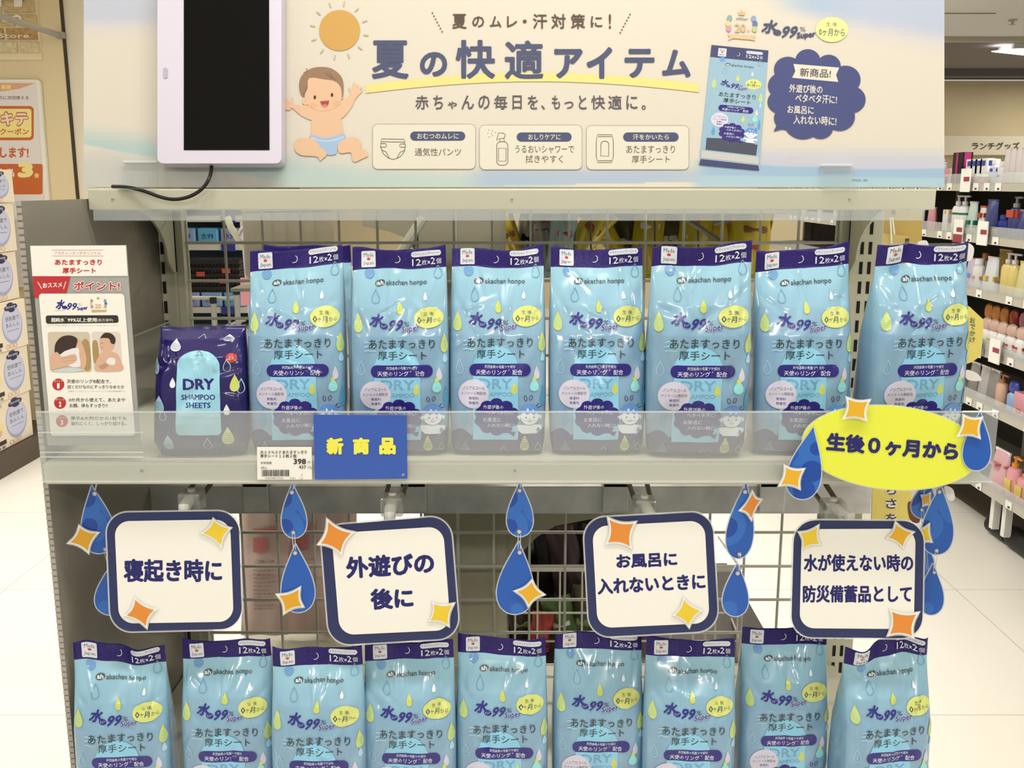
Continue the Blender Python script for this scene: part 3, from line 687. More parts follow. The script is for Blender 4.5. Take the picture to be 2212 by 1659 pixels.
pm = lambda n, r, g_, b, ro=.3: mat('product_'+n, (r, g_, b), ro, .5)
W_, PKc, BLc, ORc, YEc, GRc, NVc, LBc, CLc, REc, BEc, GYc = (pm('white', 240, 234, 224), pm('pink', 232, 158, 164), pm('blue', 60, 70, 150), pm('orange', 228, 140, 50), pm('yellow', 226, 196, 96), pm('green', 40, 120, 88), pm('navy', 58, 66, 120), pm('light_blue', 150, 184, 216), pm('milky', 222, 210, 202), pm('red', 200, 78, 60), pm('beige', 214, 176, 154), pm('grey', 150, 142, 134))
def bottle(h, r, body, cap, style='pump', label=None, band=None):
    h *= .84; r *= .98
    def f(t, X, Y, z):
        o = (X, Y, z); k = h
        if style == 'pump':
            MB().lathe([(r*.92, 0), (r, .01), (r, k*.62), (r*.8, k*.70), (r*.35, k*.74)], o, body, 14, .7, 1).build('body', t, smooth='auto')
            MB().lathe([(r*.38, k*.74), (r*.38, k*.84), (r*.16, k*.85), (r*.16, k*.96), (r*.3, k*.97), (r*.3, k)], o, cap, 10).box((X-.004, Y-.045, z+k*.955), (X+.004, Y, z+k), cap).build('pump', t, smooth='auto')
        elif style == 'cap':
            MB().lathe([(r*.9, 0), (r, .008), (r, k*.68), (r*.7, k*.76), (r*.45, k*.78)], o, body, 14, .6, 1).build('body', t, smooth='auto')
            MB().lathe([(r*.5, k*.78), (r*.5, k*.97), (r*.4, k)], o, cap, 12).build('cap', t, smooth='auto')
        elif style == 'tube':
            MB().lathe([(r*.8, 0), (r*.8, k*.1), (r*.95, k*.2), (r*.7, k)], o, body, 12, .5, 1).build('body', t, smooth='auto')
            MB().box((X-.004, Y-r*.9, z+k*.96), (X+.004, Y+r*.9, z+k), cap).build('crimp', t)
        elif style == 'pouch':
            a = MB(); n = 12; vs = []
            for j in range(9):
                q = j/8; w = r*(1.0-.12*q); d = r*.55*(1-q)**.7+.002
                for i in range(n): th = 2*math.pi*i/n; vs.append((X+d*math.cos(th), Y+w*math.copysign(abs(math.sin(th))**.6, math.sin(th)), z+k*q))
            fs = [(j*n+i, j*n+(i+1) % n, (j+1)*n+(i+1) % n, (j+1)*n+i) for j in range(8) for i in range(n)]+[tuple(range(n))]+[tuple(8*n+i for i in range(n))]
            a.add(vs, fs, body).build('film', t, smooth='auto')
            MB().box((X-.004, Y-r*.88, z+k*.93), (X+.004, Y+r*.88, z+k), cap).build('seal', t)
        elif style == 'box':
            MB().box((X-r*.5, Y-r, z), (X+r*.5, Y+r, z+k), body, bev=.002).build('carton', t)
        elif style == 'dome':
            MB().lathe([(r*.95, 0), (r, .008), (r, k*.5), (r*.8, k*.56), (r*.6, k*.6)], o, body, 14, .6, 1).build('body', t, smooth='auto')
            MB().lathe([(r*.62, k*.58), (r*.9, k*.66), (r*.95, k*.82), (r*.7, k*.95), (r*.2, k)], o, cap, 14, .5, 1).build('cap', t, smooth='auto')
        if label:
            lm, z0, z1, ww = label; rx = r*(.7 if style == 'pump' else .6 if style in ('cap', 'dome') else .62); rx = r*.5 if style == 'box' else rx
            MB().box((X-rx-.0015, Y-r*ww, z+k*z0), (X-rx*.4, Y+r*ww, z+k*z1), lm).build('label_print', t)
            MB().box((X-rx*.6, Y-r-.0012 if style == 'box' else Y-r*1.01, z+k*z0), (X+rx*.6, Y-r*.8, z+k*z1), lm).build('end_label', t)
        if band:
            bm_, z0, z1 = band; MB().lathe([(r*1.012, k*z0), (r*1.012, k*z1)], o, bm_, 14, .7 if style == 'pump' else .61, 1).build('band', t)
    return f
def put(kind, name, label, u, shelf, f, x=2.07, group=None, cat='bottle'):
    z = shz[shelf]+.03; p = PX(u, 500, x)
    r = ray(u, 500)         # depth along the shelf for that viewing direction at shelf height
    for _ in range(6):
        v = CY-F*0; pt = PX(u, 500, x)
        b = (z-EYE)/(x/((u-CX)/F)); bb = (b+ST)/CT; pt = Vector((x, (x/((u-CX)/F))*(CT+bb*ST), z)); break
    t = thing(name, label, cat, tuple(pt), group); f(t, pt.x, pt.y, z); return t
ORD = ['first', 'second', 'third', 'fourth', 'fifth', 'sixth']
P1 = 'toiletries on the top gondola shelf'; n = 0
for k, u in enumerate((2050, 2062)): put('b', 'lotion_tube', ['small pink and purple carton at far end of top gondola shelf', 'clear white packet beside magenta panel on the top gondola shelf'][k], u, 0, bottle(.085, .03, (PKc, CLc)[k], W_, 'box', (NVc, .1, .5, .4)), cat='carton', group=P1)
put('b', 'divider_board', 'black and magenta divider board standing on top gondola shelf', 2075, 0, bottle(.17, .05, mat('divider_black', (22, 14, 16), .5), PKc, 'box', (pm('magenta', 190, 40, 110), .02, .98, .2)), cat='board')
for k, u in enumerate((2098, 2108, 2118, 2129)): put('b', 'cream_carton', 'pink and white cream carton with blue oval, %s of its row from the left' % ORD[k], u, 0, bottle(.13, .034, W_, W_, 'box', (BLc, .72, .92, .5)), group='row of pink and white cream cartons', cat='carton')
for k, u in enumerate((2099, 2112, 2125)): put('b', 'cream_pot_pack', 'small peach pot pack in front of the cream cartons, %s from the left' % ORD[k], u, 0, bottle(.05, .03, PKc, W_, 'dome'), x=2.035, group='peach pot packs before the cream cartons')
put('b', 'lotion_bottle', 'milky lotion bottle with white cap and blue ovals on top shelf', 2148, 0, bottle(.125, .034, pm('milk_lilac', 214, 214, 230), W_, 'cap', (BLc, .5, .62, .3)))
put('b', 'lotion_bottle', 'white capped bottle half hidden beside the milky lotion bottle', 2163, 0, bottle(.11, .03, W_, W_, 'cap', (BLc, .3, .42, .3)))
for k, u in enumerate((2174, 2186, 2199, 2211)): put('b', 'cream_tube', 'tall translucent white tube with pink top, %s from the left on top shelf' % ORD[k], u, 0, bottle(.17, .032, CLc, PKc, 'tube'), group='tall translucent tubes with pink tops')
P2 = 'toiletries on the second gondola shelf'
put('b', 'soap_carton', 'slim white carton with green corner on the second gondola shelf', 2045, 1, bottle(.12, .028, W_, W_, 'box', (YEc, .8, .98, .3)), cat='carton')
put('b', 'pump_bottle', 'left of two white pump bottles with green bands, second gondola shelf', 2066, 1, bottle(.2, .036, W_, CLc, 'pump', None, (GRc, .48, .54)))
put('b', 'pump_bottle', 'right of two white pump bottles with green bands, second gondola shelf', 2080, 1, bottle(.2, .036, W_, CLc, 'pump', None, (GRc, .48, .54)))
put('b', 'refill_pouch', 'pale green refill pouch with green square on second gondola shelf', 2099, 1, bottle(.17, .042, pm('pale_green', 208, 224, 204), CLc, 'pouch', (GRc, .2, .42, .35)), cat='pouch')
put('b', 'refill_pouch', 'white refill pouch with red mark left of the large navy pouch', 2120, 1, bottle(.15, .03, W_, REc, 'pouch', (REc, .6, .75, .4)), cat='pouch')
put('b', 'refill_pouch', 'large navy refill pouch with yellow label on second gondola shelf', 2140, 1, bottle(.185, .05, NVc, NVc, 'pouch', (YEc, .06, .22, .7)), cat='pouch', x=2.05)
put('b', 'pump_bottle', 'royal blue bottle just right of the large navy pouch', 2166, 1, bottle(.11, .036, BLc, BLc, 'cap'))
put('b', 'pump_bottle', 'navy pump bottle with red neck card on second gondola shelf', 2190, 1, bottle(.2, .038, NVc, GYc, 'pump', (REc, .5, .68, .75)))
put('b', 'refill_pouch', 'navy and silver pouch at the frame edge, second gondola shelf', 2210, 1, bottle(.14, .045, NVc, GYc, 'pouch'), cat='pouch')
put('b', 'soap_pouch', 'pinkish lilac pouch with red top on third gondola shelf', 2097, 2, bottle(.15, .045, pm('lilac', 206, 192, 210), REc, 'pouch', (LBc, .1, .45, .5)), cat='pouch')
put('b', 'lotion_bottle', 'white lotion bottle with blue dot and almond print, third shelf', 2112, 2, bottle(.15, .042, W_, W_, 'cap', (BEc, .2, .4, .3)))
put('b', 'lotion_bottle', 'orange tipped bottle behind the white lotion bottle, third shelf', 2124, 2, bottle(.17, .03, W_, ORc, 'cap'), x=2.14)
put('b', 'refill_pouch', 'white refill pouch with clear corner spout on third shelf', 2141, 2, bottle(.17, .055, pm('pearl', 230, 226, 222), CLc, 'pouch', (YEc, .3, .42, .25)), cat='pouch')
put('b', 'refill_pouch', 'tall amber refill pouch behind the yellow pump bottles', 2166, 2, bottle(.2, .06, pm('amber', 190, 150, 60), YEc, 'pouch'), cat='pouch', x=2.16)
for k, u in enumerate((2173, 2187)): put('b', 'pump_bottle', ['left', 'right'][k]+' clear yellow pump bottle on the third gondola shelf', u, 2, bottle(.2, .036, pm('yellow_gel', 232, 206, 122, .15), CLc, 'pump'))
put('b', 'refill_pouch', 'pale yellow pouch at the frame edge, third gondola shelf', 2209, 2, bottle(.17, .045, pm('pale_yellow', 230, 216, 150), YEc, 'pouch'), cat='pouch')
for k, u in enumerate((2129, 2145, 2163, 2183, 2204)):
    put('b', 'milk_bottle', 'white lotion bottle with fruit print and beige top, %s from the left' % ORD[k], u, 3, bottle(.15, .04, W_, BEc, 'dome', ((ORc, YEc, GYc, REc, REc)[k], .18, .36, .3)), x=2.05, group='white bottles with fruit print and beige tops')
    put('b', 'soap_bottle', 'coloured-cap soap bottle in rear row of fourth gondola shelf, %s from left' % ORD[k], u+3, 3, bottle(.19, .036, W_, (ORc, ORc, ORc, REc, PKc)[k], 'dome'), x=2.16, group='rear row of orange and pink capped bottles')
for k, u in enumerate((2104, 2126, 2146)): put('b', 'refill_pouch', 'grey pointed refill pouch on fifth gondola shelf, %s from the left' % ORD[k], u, 4, bottle(.17, .045, (GYc, pm('pale_grey', 190, 182, 176), GYc)[k], CLc, 'pouch'), cat='pouch', group='grey pointed pouches on the fifth gondola shelf')
put('b', 'soap_bottle', 'bronze and white soap bottle on fifth gondola shelf', 2162, 4, bottle(.16, .034, pm('peach', 226, 180, 148), pm('bronze', 170, 106, 66), 'pump'))
put('b', 'baby_bottle', 'light blue bottle with round blue head on fifth gondola shelf', 2188, 4, bottle(.15, .04, LBc, BLc, 'dome'))
put('b', 'soap_bottle', 'pink box at the frame edge on fifth gondola shelf', 2210, 4, bottle(.11, .045, PKc, PKc, 'box', (REc, .1, .3, .4)), cat='carton')
put('b', 'refill_pouch', 'large pale pink refill pouch on the bottom gondola shelf', 2160, 5, bottle(.2, .07, pm('pale_pink', 226, 178, 176), W_, 'pouch', (pm('rose', 206, 120, 126), .62, .68, .4)), cat='pouch', x=2.05)
put('b', 'pump_bottle', 'pink pump bottle with orange top on the bottom gondola shelf', 2188, 5, bottle(.2, .042, PKc, ORc, 'pump', (YEc, .15, .45, .6)), x=2.05)
put('b', 'pump_bottle', 'second pink pump bottle at frame edge, bottom gondola shelf', 2211, 5, bottle(.17, .042, PKc, ORc, 'pump', (YEc, .2, .5, .6)), x=2.05)
rr = random.Random(8)       # farther stretch, glimpsed between the uprights
for k in range(26):
    u = 1655+k*17+rr.uniform(-4, 4); sh = rr.choice((0, 0, 1, 1, 2))
    if 2036 < u: continue
    bi_, st_ = rr.randrange(5), rr.choice(('pump', 'cap', 'box', 'tube')); cn_ = ('white', 'pink', 'milky', 'cream-white', 'grey')[bi_]; FAR = ['nearest the far end', 'second from the far end', 'third from the far end', 'fourth from the far end', 'fifth from the far end', 'sixth from the far end', 'seventh from the far end', 'eighth from the far end', 'ninth from the far end', 'tenth from the far end', 'eleventh from the far end', 'twelfth from the far end', 'thirteenth from the far end']
    sn_ = {'pump': 'pump bottle', 'cap': 'capped bottle', 'box': 'carton', 'tube': 'tube'}[st_]
    put('b', 'far_toiletry', 'distant %s %s on %s gondola shelf, %s' % (cn_, sn_, ('top', 'second')[k % 2], FAR[k//2]), u, (k % 2), bottle(rr.uniform(.12, .19), rr.uniform(.035, .05), (W_, PKc, CLc, W_, GYc)[bi_], rr.choice((W_, PKc, CLc)), st_), group='distant toiletries along the right gondola')
# ------------------------------------------------------------------ the display rack
Z1, Z2, Z3 = EYE-.004, ROW2, ROW3
HW = .446
rack = thing('display_rack', 'cream enamelled display rack with slotted uprights and three shelves', 'shelf unit', (0, 1.2, 0))
for sx in (-1, 1):
    x = sx*.452
    MB().box((x-.021, 1.266, 0), (x+.021, 1.30, 1.49), post_metal, bev=.002).build('upright', rack)
    MB().box((sx*.428-.006, 1.272, .3), (sx*.428+.006, 1.296, 1.485), cream_metal).build('inner_frame', rack)
slot_me = None
for sx in (-1, 1):
    for c_ in (-.0052, .0052):
        for k in range(28):
            z = 1.478-.0252*k-.006
            if slot_me is None:
                so = MB().box((-.0021, -.0006, -.0078), (.0021, .002, .0078), black_slot).build('slot', rack); slot_me = so.data
                me = slot_me
                for v in me.vertices: v.co += Vector(ORG[rack.name])
            else:
                so = bpy.data.objects.new('slot', slot_me); COL.objects.link(so); so.parent = rack
            so.location = Vector((sx*.452+c_, 1.266, z))-Vector(ORG[rack.name])
wx = [-.4215+.0495*k for k in range(18)]
for x in wx: MB().tube([(x, 1.287, .55), (x, 1.287, 1.485)], .0019, wire_white, 6).build('wire', rack)
for k in range(-1, 18): z = EYE-.0725-.0492*k; MB().tube([(-.425, 1.283, z), (.425, 1.283, z)], .0021, wire_white, 6).build('wire', rack)
def shelf(z, yf, label, h):
    t = thing('rack_shelf', label, 'shelf', (0, yf, z))
    MB().box((-HW, yf+.002, z-.004), (HW, 1.262, z), cream_metal).build('shelf_board', t)
    MB().box((-HW, yf, z-h), (HW, yf+.003, z), cream_metal, bev=.001).box((-HW, yf+.002, z-h), (HW, yf+.02, z-h+.0015), cream_metal).build('fascia', t)
    for sx in (-1, 1):          # bracket plates with a curved lower edge
        prof = [(yf+.012, z-.005), (yf+.012, z-.012)]
        for k in range(9): a = k/8*math.pi/2; prof.append((1.262-.02-(1.262-yf-.05)*(1-math.sin(a)), z-.014-.075*(1-math.cos(a))))
        prof += [(1.262, z-.105), (1.272, z-.105), (1.272, z-.005)]
        A_ = [(sx*(HW-.012), y, zz) for y, zz in prof]; B_ = [(sx*(HW-.015), y, zz) for y, zz in prof]; n = len(prof)
        MB().add(A_+B_, [tuple(range(n)), tuple(range(n, 2*n))[::-1]]+[(i, (i+1) % n, n+(i+1) % n, n+i) for i in range(n)], cream_metal).build('bracket', t)
    return t
s1 = shelf(Z1, 1.054, 'cream top shelf carrying the summer banner', .0215)
s2 = shelf(Z2, .903, 'cream middle shelf with clear front guard holding seven pouches', .0205)
s3 = shelf(Z3, .868, 'cream lower shelf holding nine pouches, mostly below the frame', .0205)
for x_, z_ in ((-.42, Z1-.010), (.0, Z1-.01), (.355, Z1-.010)): MB().lathe([(.0012, 0), (.0012, .001)], (x_, 1.0533, z_), post_metal, 8).build('screw_dot', s1)
for u_, v_ in ((304, 1019), (1112, 1018)): q = P(u_, v_, .9); MB().box((q.x-.0012, .9015, q.z-.0012), (q.x+.0012, .903, q.z+.0012), mat('dot_grey', (110, 104, 90), .6)).build('screw_dot', s2)
# clear strips
q0, q1 = P(203, 476, 1.05), P(1996, 474, 1.05)
MB().box((q0.x, 1.0495, q0.z), (q1.x, 1.0505, Z1-.0205), acry2).box((q0.x, 1.049, q0.z-.0006), (q1.x, 1.0515, q0.z+.0006), acry3).build('clear_price_strip', s1)
ga = P(78, 889, .8985); gb = P(2142, 1037, .8985); GZ = ga.z; GB = P(90, 1040, .8985).z
MB().box((ga.x, .8975, GB), (gb.x, .8992, GZ), acry).build('clear_guard', s2)
edge = clear_mat('clear_edge', (250, 248, 240), .35, .6)
MB().box((ga.x, .8970, GZ-.0008), (gb.x, .8996, GZ+.0004), edge).build('guard_top_edge', s2)
MB().box((ga.x, .8968, GB-.0006), (gb.x, .8998, GB+.0006), edge).build('guard_bottom_edge', s2)
for v_ in (934, 977, 987): z_ = P(200, v_, .8968).z; MB().box((ga.x+.001, .8962, z_-.0005), (P(310, v_, .8968).x, .8974, z_+.0005), edge).build('guard_rib', s2)
# end panel
pg_ = mat('end_panel_grey', (150, 141, 124), .25, .5, noise=(2, .1)); pe = mat('end_panel_edge', (176, 166, 150), .5)
t = thing('end_panel', 'grey corrugated plastic end panel closing the left side of the rack', 'panel', (-.45, 1.07, 0))
MB().box((-.4535, .915, .35), (-.4485, 1.262, 1.486), pg_).build('sheet', t)
m = MB()
for k in range(170): z = .40+k*.0064; m.box((-.4535, .9140, z), (-.4485, .9152, z+.0046), pe)
m.build('corrugation', t, kind='stuff')
# clear divider, seen against the end panel
t = thing('clear_divider', 'clear plastic divider sheet standing inside the end panel on middle shelf', 'divider', (-.43, 1.1, Z2))
MB().box((-.441, .93, Z2), (-.4396, 1.255, Z2+.088), acry3).box((-.4415, .93, Z2+.087), (-.439, 1.255, Z2+.0885), edge).build('sheet', t)

# steel hanging rail and its hooks
def steel():
    m = mat('galvanised_steel', (240, 234, 220), .42, .5, metal=.08, noise=(18, .3), bump=(90, .25, .0004)); return m
ra, rb = P(325, 1080, 1.17), P(1883, 1080, 1.17); rzt, rzb = P(1106, 1051, 1.17).z, P(1106, 1110, 1.17).z
rail = thing('hanging_rail', 'scratched galvanised steel rail under the middle shelf', 'rail', (0, 1.18, rzb))
MB().box((ra.x, 1.17, rzb), (rb.x, 1.19, rzt), steel(), bev=.001).build('bar', rail)
MB().box((ra.x, 1.1895, rzt-.004), (rb.x, 1.262, rzt-.001), steel()).build('rear_arm', rail)
chrome = mat('dark_chrome', (120, 114, 100), .22, .6, metal=.9); clipw = mat('clip_white', (246, 240, 226), .35); clipt = clear_mat('clip_clear', (225, 220, 205), .45, .4)
hooks = [((552, 1072), (414, 1078), (398, 1106), 'left-most'), ((893, 1075), (848, 1086), (842, 1122), 'second'), ((1330, 1072), (1392, 1092), (1404, 1122), 'third'), ((1668, 1072), (1800, 1098), (1835, 1126), 'right-most')]
whichcard = ['wake-up', 'outdoor-play', 'bath-time', 'emergency']
for (pl_, fr_, cd_, w_), wc in zip(hooks, whichcard):
    a = P(pl_[0], pl_[1], 1.166); f = P(fr_[0], fr_[1], .945); t = thing('rail_hook', 'double-rod steel display hook on the rail above the %s card' % wc, 'hook', a)
    MB().box((a.x-.016, 1.165, rzb+.004), (a.x+.016, 1.169, rzt+.05), steel(), bev=.0015).box((a.x-.016, 1.165, rzt+.001), (a.x+.016, 1.19, rzt+.005), steel()).build('plate', t)
    for sx in (-1, 1): MB().tube([(a.x+sx*.012, 1.166, rzt+.045), (f.x+sx*.010, 1.02, f.z+.010), (f.x+sx*.008, .945, f.z)], .0027, chrome, 8).build('rod', t)
    c = thing('card_clip', 'white plastic swivel clip holding the %s card on its hook' % wc, 'clip', f)
    MB().box((f.x-.011, .935, f.z-.012), (f.x+.011, .957, f.z+.008), clipt, bev=.002).build('clamp_block', c)
    MB().tube([(f.x, .946, f.z+.008), (f.x, .946, f.z+.0105)], .004, clipw, 12).build('pivot', c)
    d = P(cd_[0], cd_[1], .918)
    MB().tube([(f.x, .938, f.z+.002), (f.x*.5+d.x*.5, .925, f.z), (d.x, .919, d.z+.006), (d.x, .917, d.z-.006)], [.0055, .0062, .0058, .005], clipw, 10).build('arm', c)
    MB().box((d.x-.009, .9125, d.z-.012), (d.x+.009, .9185, d.z-.001), clipw, bev=.001).build('jaw', c)

# ------------------------------------------------------------------ cards hanging in front
s_or, s_gd, s_ye, s_am = mat('star_orange', (232, 142, 54), .45), mat('star_gold', (234, 176, 40), .45), mat('star_yellow', (240, 204, 50), .45), mat('star_amber', (228, 166, 44), .45)
def quadmap(q):
    (x0, y0), (x1, y1), (x2, y2), (x3, y3) = q
    def f(a, b): return ((1-a)*(1-b)*x0+a*(1-b)*x1+a*b*x2+(1-a)*b*x3, (1-a)*(1-b)*y0+a*(1-b)*y1+a*b*y2+(1-a)*b*y3)
    return f
def rq(quad, r):
    w = quad[1][0]-quad[0][0]; h = quad[3][1]-quad[0][1]; f = quadmap(quad)
    return [f(x/w, y/h) for x, y in rrect(0, 0, w, h, r, 9)]
def add_star(parent, pl, tips, m, lift=.002):
    o = star(tips, .48); MB().slab(grow(o, 2.6), pl, .0006, lam, off=lift-.0002).build('laminate_rim', so2 := MB().slab(o, pl, .0008, white_card, off=lift).build('star_sticker', parent))
    c = (sum(p[0] for p in tips)/4, sum(p[1] for p in tips)/4)
    inn = [(c[0]+(x-c[0])*.80, c[1]+(y-c[1])*.80) for x, y in star([(c[0]+(x-c[0])*.99, c[1]+(y-c[1])*.99) for x, y in tips], .40)]
    Art().poly(inn, m).on(pl, 'star_fill', so2, lift+.0003)
cards = [
 ('wake-up', [(229, 1108), (515, 1104), (523, 1358), (240, 1365)], [(247, 1126), (497, 1122), (505, 1343), (257, 1347)], .910,
  [('寝起き時に', 267, 1207, 480, 1258, 0)], [([(460, 1119), (501, 1140), (479, 1185), (431, 1152)], s_ye), ([(289, 1289), (340, 1316), (318, 1359), (266, 1331)], s_or)],
  'leftmost hanging square card with navy border, one line of lettering'),
 ('outdoor', [(692, 1137), (972, 1114), (993, 1378), (712, 1394)], [(716, 1152), (957, 1137), (974, 1361), (734, 1372)], .908,
  [('外遊びの', 747, 1197, 938, 1245, -3.5), ('後に', 800, 1270, 893, 1316, -2.5)], [([(705, 1119), (767, 1149), (739, 1201), (685, 1177)], s_or), ([(933, 1300), (983, 1302), (971, 1355), (924, 1344)], s_ye)],
  'tilted square card with navy border, orange star on its upper left corner'),
 ('bath', [(1260, 1120), (1538, 1105), (1552, 1362), (1274, 1377)], [(1279, 1137), (1522, 1124), (1533, 1346), (1291, 1357)], .908,
  [('お風呂に', 1331, 1195, 1463, 1226, -2.5), ('入れないときに', 1290, 1244, 1524, 1279, -3)], [([(1311, 1116), (1376, 1126), (1366, 1187), (1307, 1177)], s_or), ([(1476, 1289), (1519, 1318), (1489, 1358), (1452, 1330)], s_ye)],
  'third hanging square card with navy border, two lines about bath time'),
 ('emergency', [(1716, 1124), (1996, 1126), (1992, 1379), (1709, 1376)], [(1732, 1143), (1978, 1142), (1974, 1359), (1727, 1357)], .906,
  [('水が使えない時の', 1736, 1197, 1973, 1235, 0), ('防災備蓄品として', 1734, 1264, 1970, 1302, 0)], [([(1724, 1149), (1770, 1133), (1774, 1178), (1732, 1189)], s_ye), ([(1934, 1126), (1976, 1149), (1952, 1187), (1913, 1163)], s_gd), ([(1921, 1315), (1987, 1322), (1975, 1380), (1916, 1375)], s_or)],
  'rightmost hanging square card with navy border and three stars')]
for nm, q, qi, Y, txt, st, lab in cards:
    cu, cv = sum(p[0] for p in q)/4, sum(p[1] for p in q)/4; pl = TP(cu, cv, Y, 0, 2)
    t = thing('speech_card', lab, 'sign', pl.hit(cu, q[2][1]))
    o = rq(q, 46); MB().slab(grow(o, 3.5), pl, .0008, lam, off=-.0002).build('laminate_film', t)
    MB().slab(o, pl, .0007, navy).build('navy_card', t)
    A = Art(); A.poly(rq(qi, 32), white_card)
    for tx, x0, y0, x1, y1, r_ in txt: A.text(tx, x0, y0, x1, y1, navy_txt, .052, rot=r_, L=A.L+1, res=3)
    A.on(pl, 'white_panel', t)
    for tips, m_ in st: add_star(t, pl, tips, m_)
d_blue = mat('drop_blue', (28, 92, 178), .4, .5)
def drop_mat():
    nt = d_blue.node_tree; N = nt.nodes.new; L = nt.links.new; tc = N('ShaderNodeTexCoord')
    n = N('ShaderNodeTexVoronoi'); n.feature = 'F1'; n.inputs['Scale'].default_value = 22; L(tc.outputs['Object'], n.inputs['Vector'])
    cr = N('ShaderNodeValToRGB'); cr.color_ramp.interpolation = 'CONSTANT'; e = cr.color_ramp.elements
    e[0].position = 0; e[0].color = C(14, 70, 156); e[1].position = .23; e[1].color = C(44, 106, 186); k = e.new(.42); k.color = C(26, 88, 174)
    L(n.outputs['Distance'], cr.inputs[0]); L(cr.outputs[0], nt.nodes['Principled BSDF'].inputs['Base Color'])
drop_mat()
hole_m = mat('punched_hole', (206, 200, 188), .5); thread_m = clear_mat('nylon_thread', (240, 238, 230), .6, .5)
def drop_card(parent, pl, cx, cy, w, h, rot, holes=(), off=0):
    o = drop(cx, cy, w, h, rot)
    b = MB().slab(o, pl, .0007, mat('drop_back', (30, 84, 160), .4), front=d_blue, off=off).build('drop_card', parent)
    MB().slab(grow(o, 2.4), pl, .0006, clear_mat('drop_rim', (225, 228, 232), .6, .3), off=off-.0001).build('laminate_rim', b)
    A = Art()
    for hx, hy, r_ in holes:
        A = Art().poly(ell(hx, hy, r_+1.4, r_+1.4, 16), mat('hole_ring', (92, 110, 140), .4)).poly(ell(hx+.6, hy+.8, r_*.8, r_*.8, 16), hole_m)
        A.on(pl, 'punched_hole', b, .0004+off)
    return b
mobiles = [
 ('leftmost water-drop mobile, half hidden behind the leftmost square card', .925, 0, [(208, 1122, 82, 147, -8, [(204, 1066, 5), (226, 1186, 4)]), (240, 1274, 80, 108, 0, [(238, 1232, 4)])], ([(170, 1134), (215, 1150), (192, 1197), (144, 1174)], s_am)),
 ('water-drop mobile under the price tag, gold star on its lower drop', .907, 0, [(634, 1103, 61, 117, -3, [(630, 1063, 5), (633, 1150, 4.5)]), (642, 1249, 82, 147, -3, [(637, 1194, 5)])], ([(650, 1267), (657, 1312), (612, 1328), (596, 1284)], s_am)),
 ('central water-drop mobile, gold star at right of its lower drop', .907, 0, [(1123, 1100, 64, 117, 0, [(1122, 1059, 5), (1121, 1148, 5)]), (1115, 1248, 90, 157, 4, [(1122, 1193, 5)])], ([(1150, 1251), (1178, 1285), (1141, 1312), (1110, 1277)], s_gd)),
 ('tilted water-drop mobile with orange star on its upper drop', .905, 18, [(1602, 1124, 66, 165, 7, [(1609, 1062, 5), (1597, 1197, 4.5)]), (1590, 1274, 63, 114, 3, [(1593, 1238, 5)])], ([(1626, 1059), (1647, 1078), (1623, 1126), (1597, 1104)], s_or)),
 ('rightmost water-drop mobile beside the rightmost square card', .915, -8, [(2027, 1123, 78, 150, 4, [(2029, 1062, 5), (2023, 1189, 4.5)]), (2013, 1273, 60, 110, 2, [(2018, 1236, 4)])], ([(1981, 1142), (2008, 1130), (2014, 1172), (1988, 1178)], s_ye)),
 ('darker water-drop mobile behind the rightmost mobile', .985, 10, [(1998, 1078, 60, 84, 10, [(1991, 1101, 4)]), (1998, 1218, 56, 90, 6, [(2004, 1240, 4)])], ([(1990, 1070), (2010, 1064), (2012, 1092), (1994, 1094)], s_am))]
for lab, Y, yaw, ds, sg in mobiles:
    pl = TP(ds[0][0], ds[0][1], Y, yaw, 0); t = thing('drop_mobile', lab, 'mobile', pl.hit(ds[0][0], 1040))
    for k, (cx, cy, w, h, r_, hl) in enumerate(ds): drop_card(t, pl, cx, cy, w, h, r_, hl)
    tp = pl.hit(ds[0][0]+2, 1035); h0 = pl.hit(*ds[0][5][0][:2]); 
    MB().tube([(tp.x, max(tp.y, .9055), Z2-.02), h0], .0004, thread_m, 5).tube([(tp.x+.002, max(tp.y, .9055), Z2-.02), h0], .0004, thread_m, 5).build('thread', t)
    a = pl.hit(*ds[0][5][-1][:2]); b = pl.hit(*ds[1][5][0][:2]); MB().tube([a+Vector((-.001, 0, 0)), b+Vector((-.001, 0, 0))], .0004, thread_m, 5).tube([a+Vector((.0015, 0, 0)), b+Vector((.0008, 0, 0))], .0004, thread_m, 5).build('thread', t)
    add_star(t, pl, sg[0], sg[1], .0022)
# oval sign
pl = TP(1925, 967, .884, -2, 3); t = thing('oval_sign', 'large yellow oval age sign with blue drops and stars at right', 'sign', pl.hit(1925, 1058))
oy = mat('oval_yellow', (234, 236, 70), .45)
o = ell(1925, 967, 192, 90, 70, rot=5); MB().slab(grow(o, 2), pl, .0008, lam, off=-.0001).build('laminate_rim', t); MB().slab(o, pl, .001, oy).build('oval_board', t)
Art().text('生後０ヶ月から', 1785, 945, 2071, 985, navy_txt, .06, rot=4.5, res=3).on(pl, 'lettering', t)
drop_card(t, pl, 1742, 1000, 84, 158, 11, off=.0015); drop_card(t, pl, 2112, 953, 68, 126, 5, off=.0015)
for tips, m_ in (([(1828, 857), (1881, 863), (1873, 910), (1820, 906)], s_gd), ([(2080, 895), (2123, 901), (2118, 948), (2067, 944)], s_gd), ([(1694, 1004), (1739, 1012), (1729, 1058), (1681, 1051)], s_gd)): add_star(t, pl, tips, m_, .0045)
MB().box(tuple(P(1905, 1045, .8965)), tuple(P(1935, 1010, .888)), acry3).build('clear_clip', t)
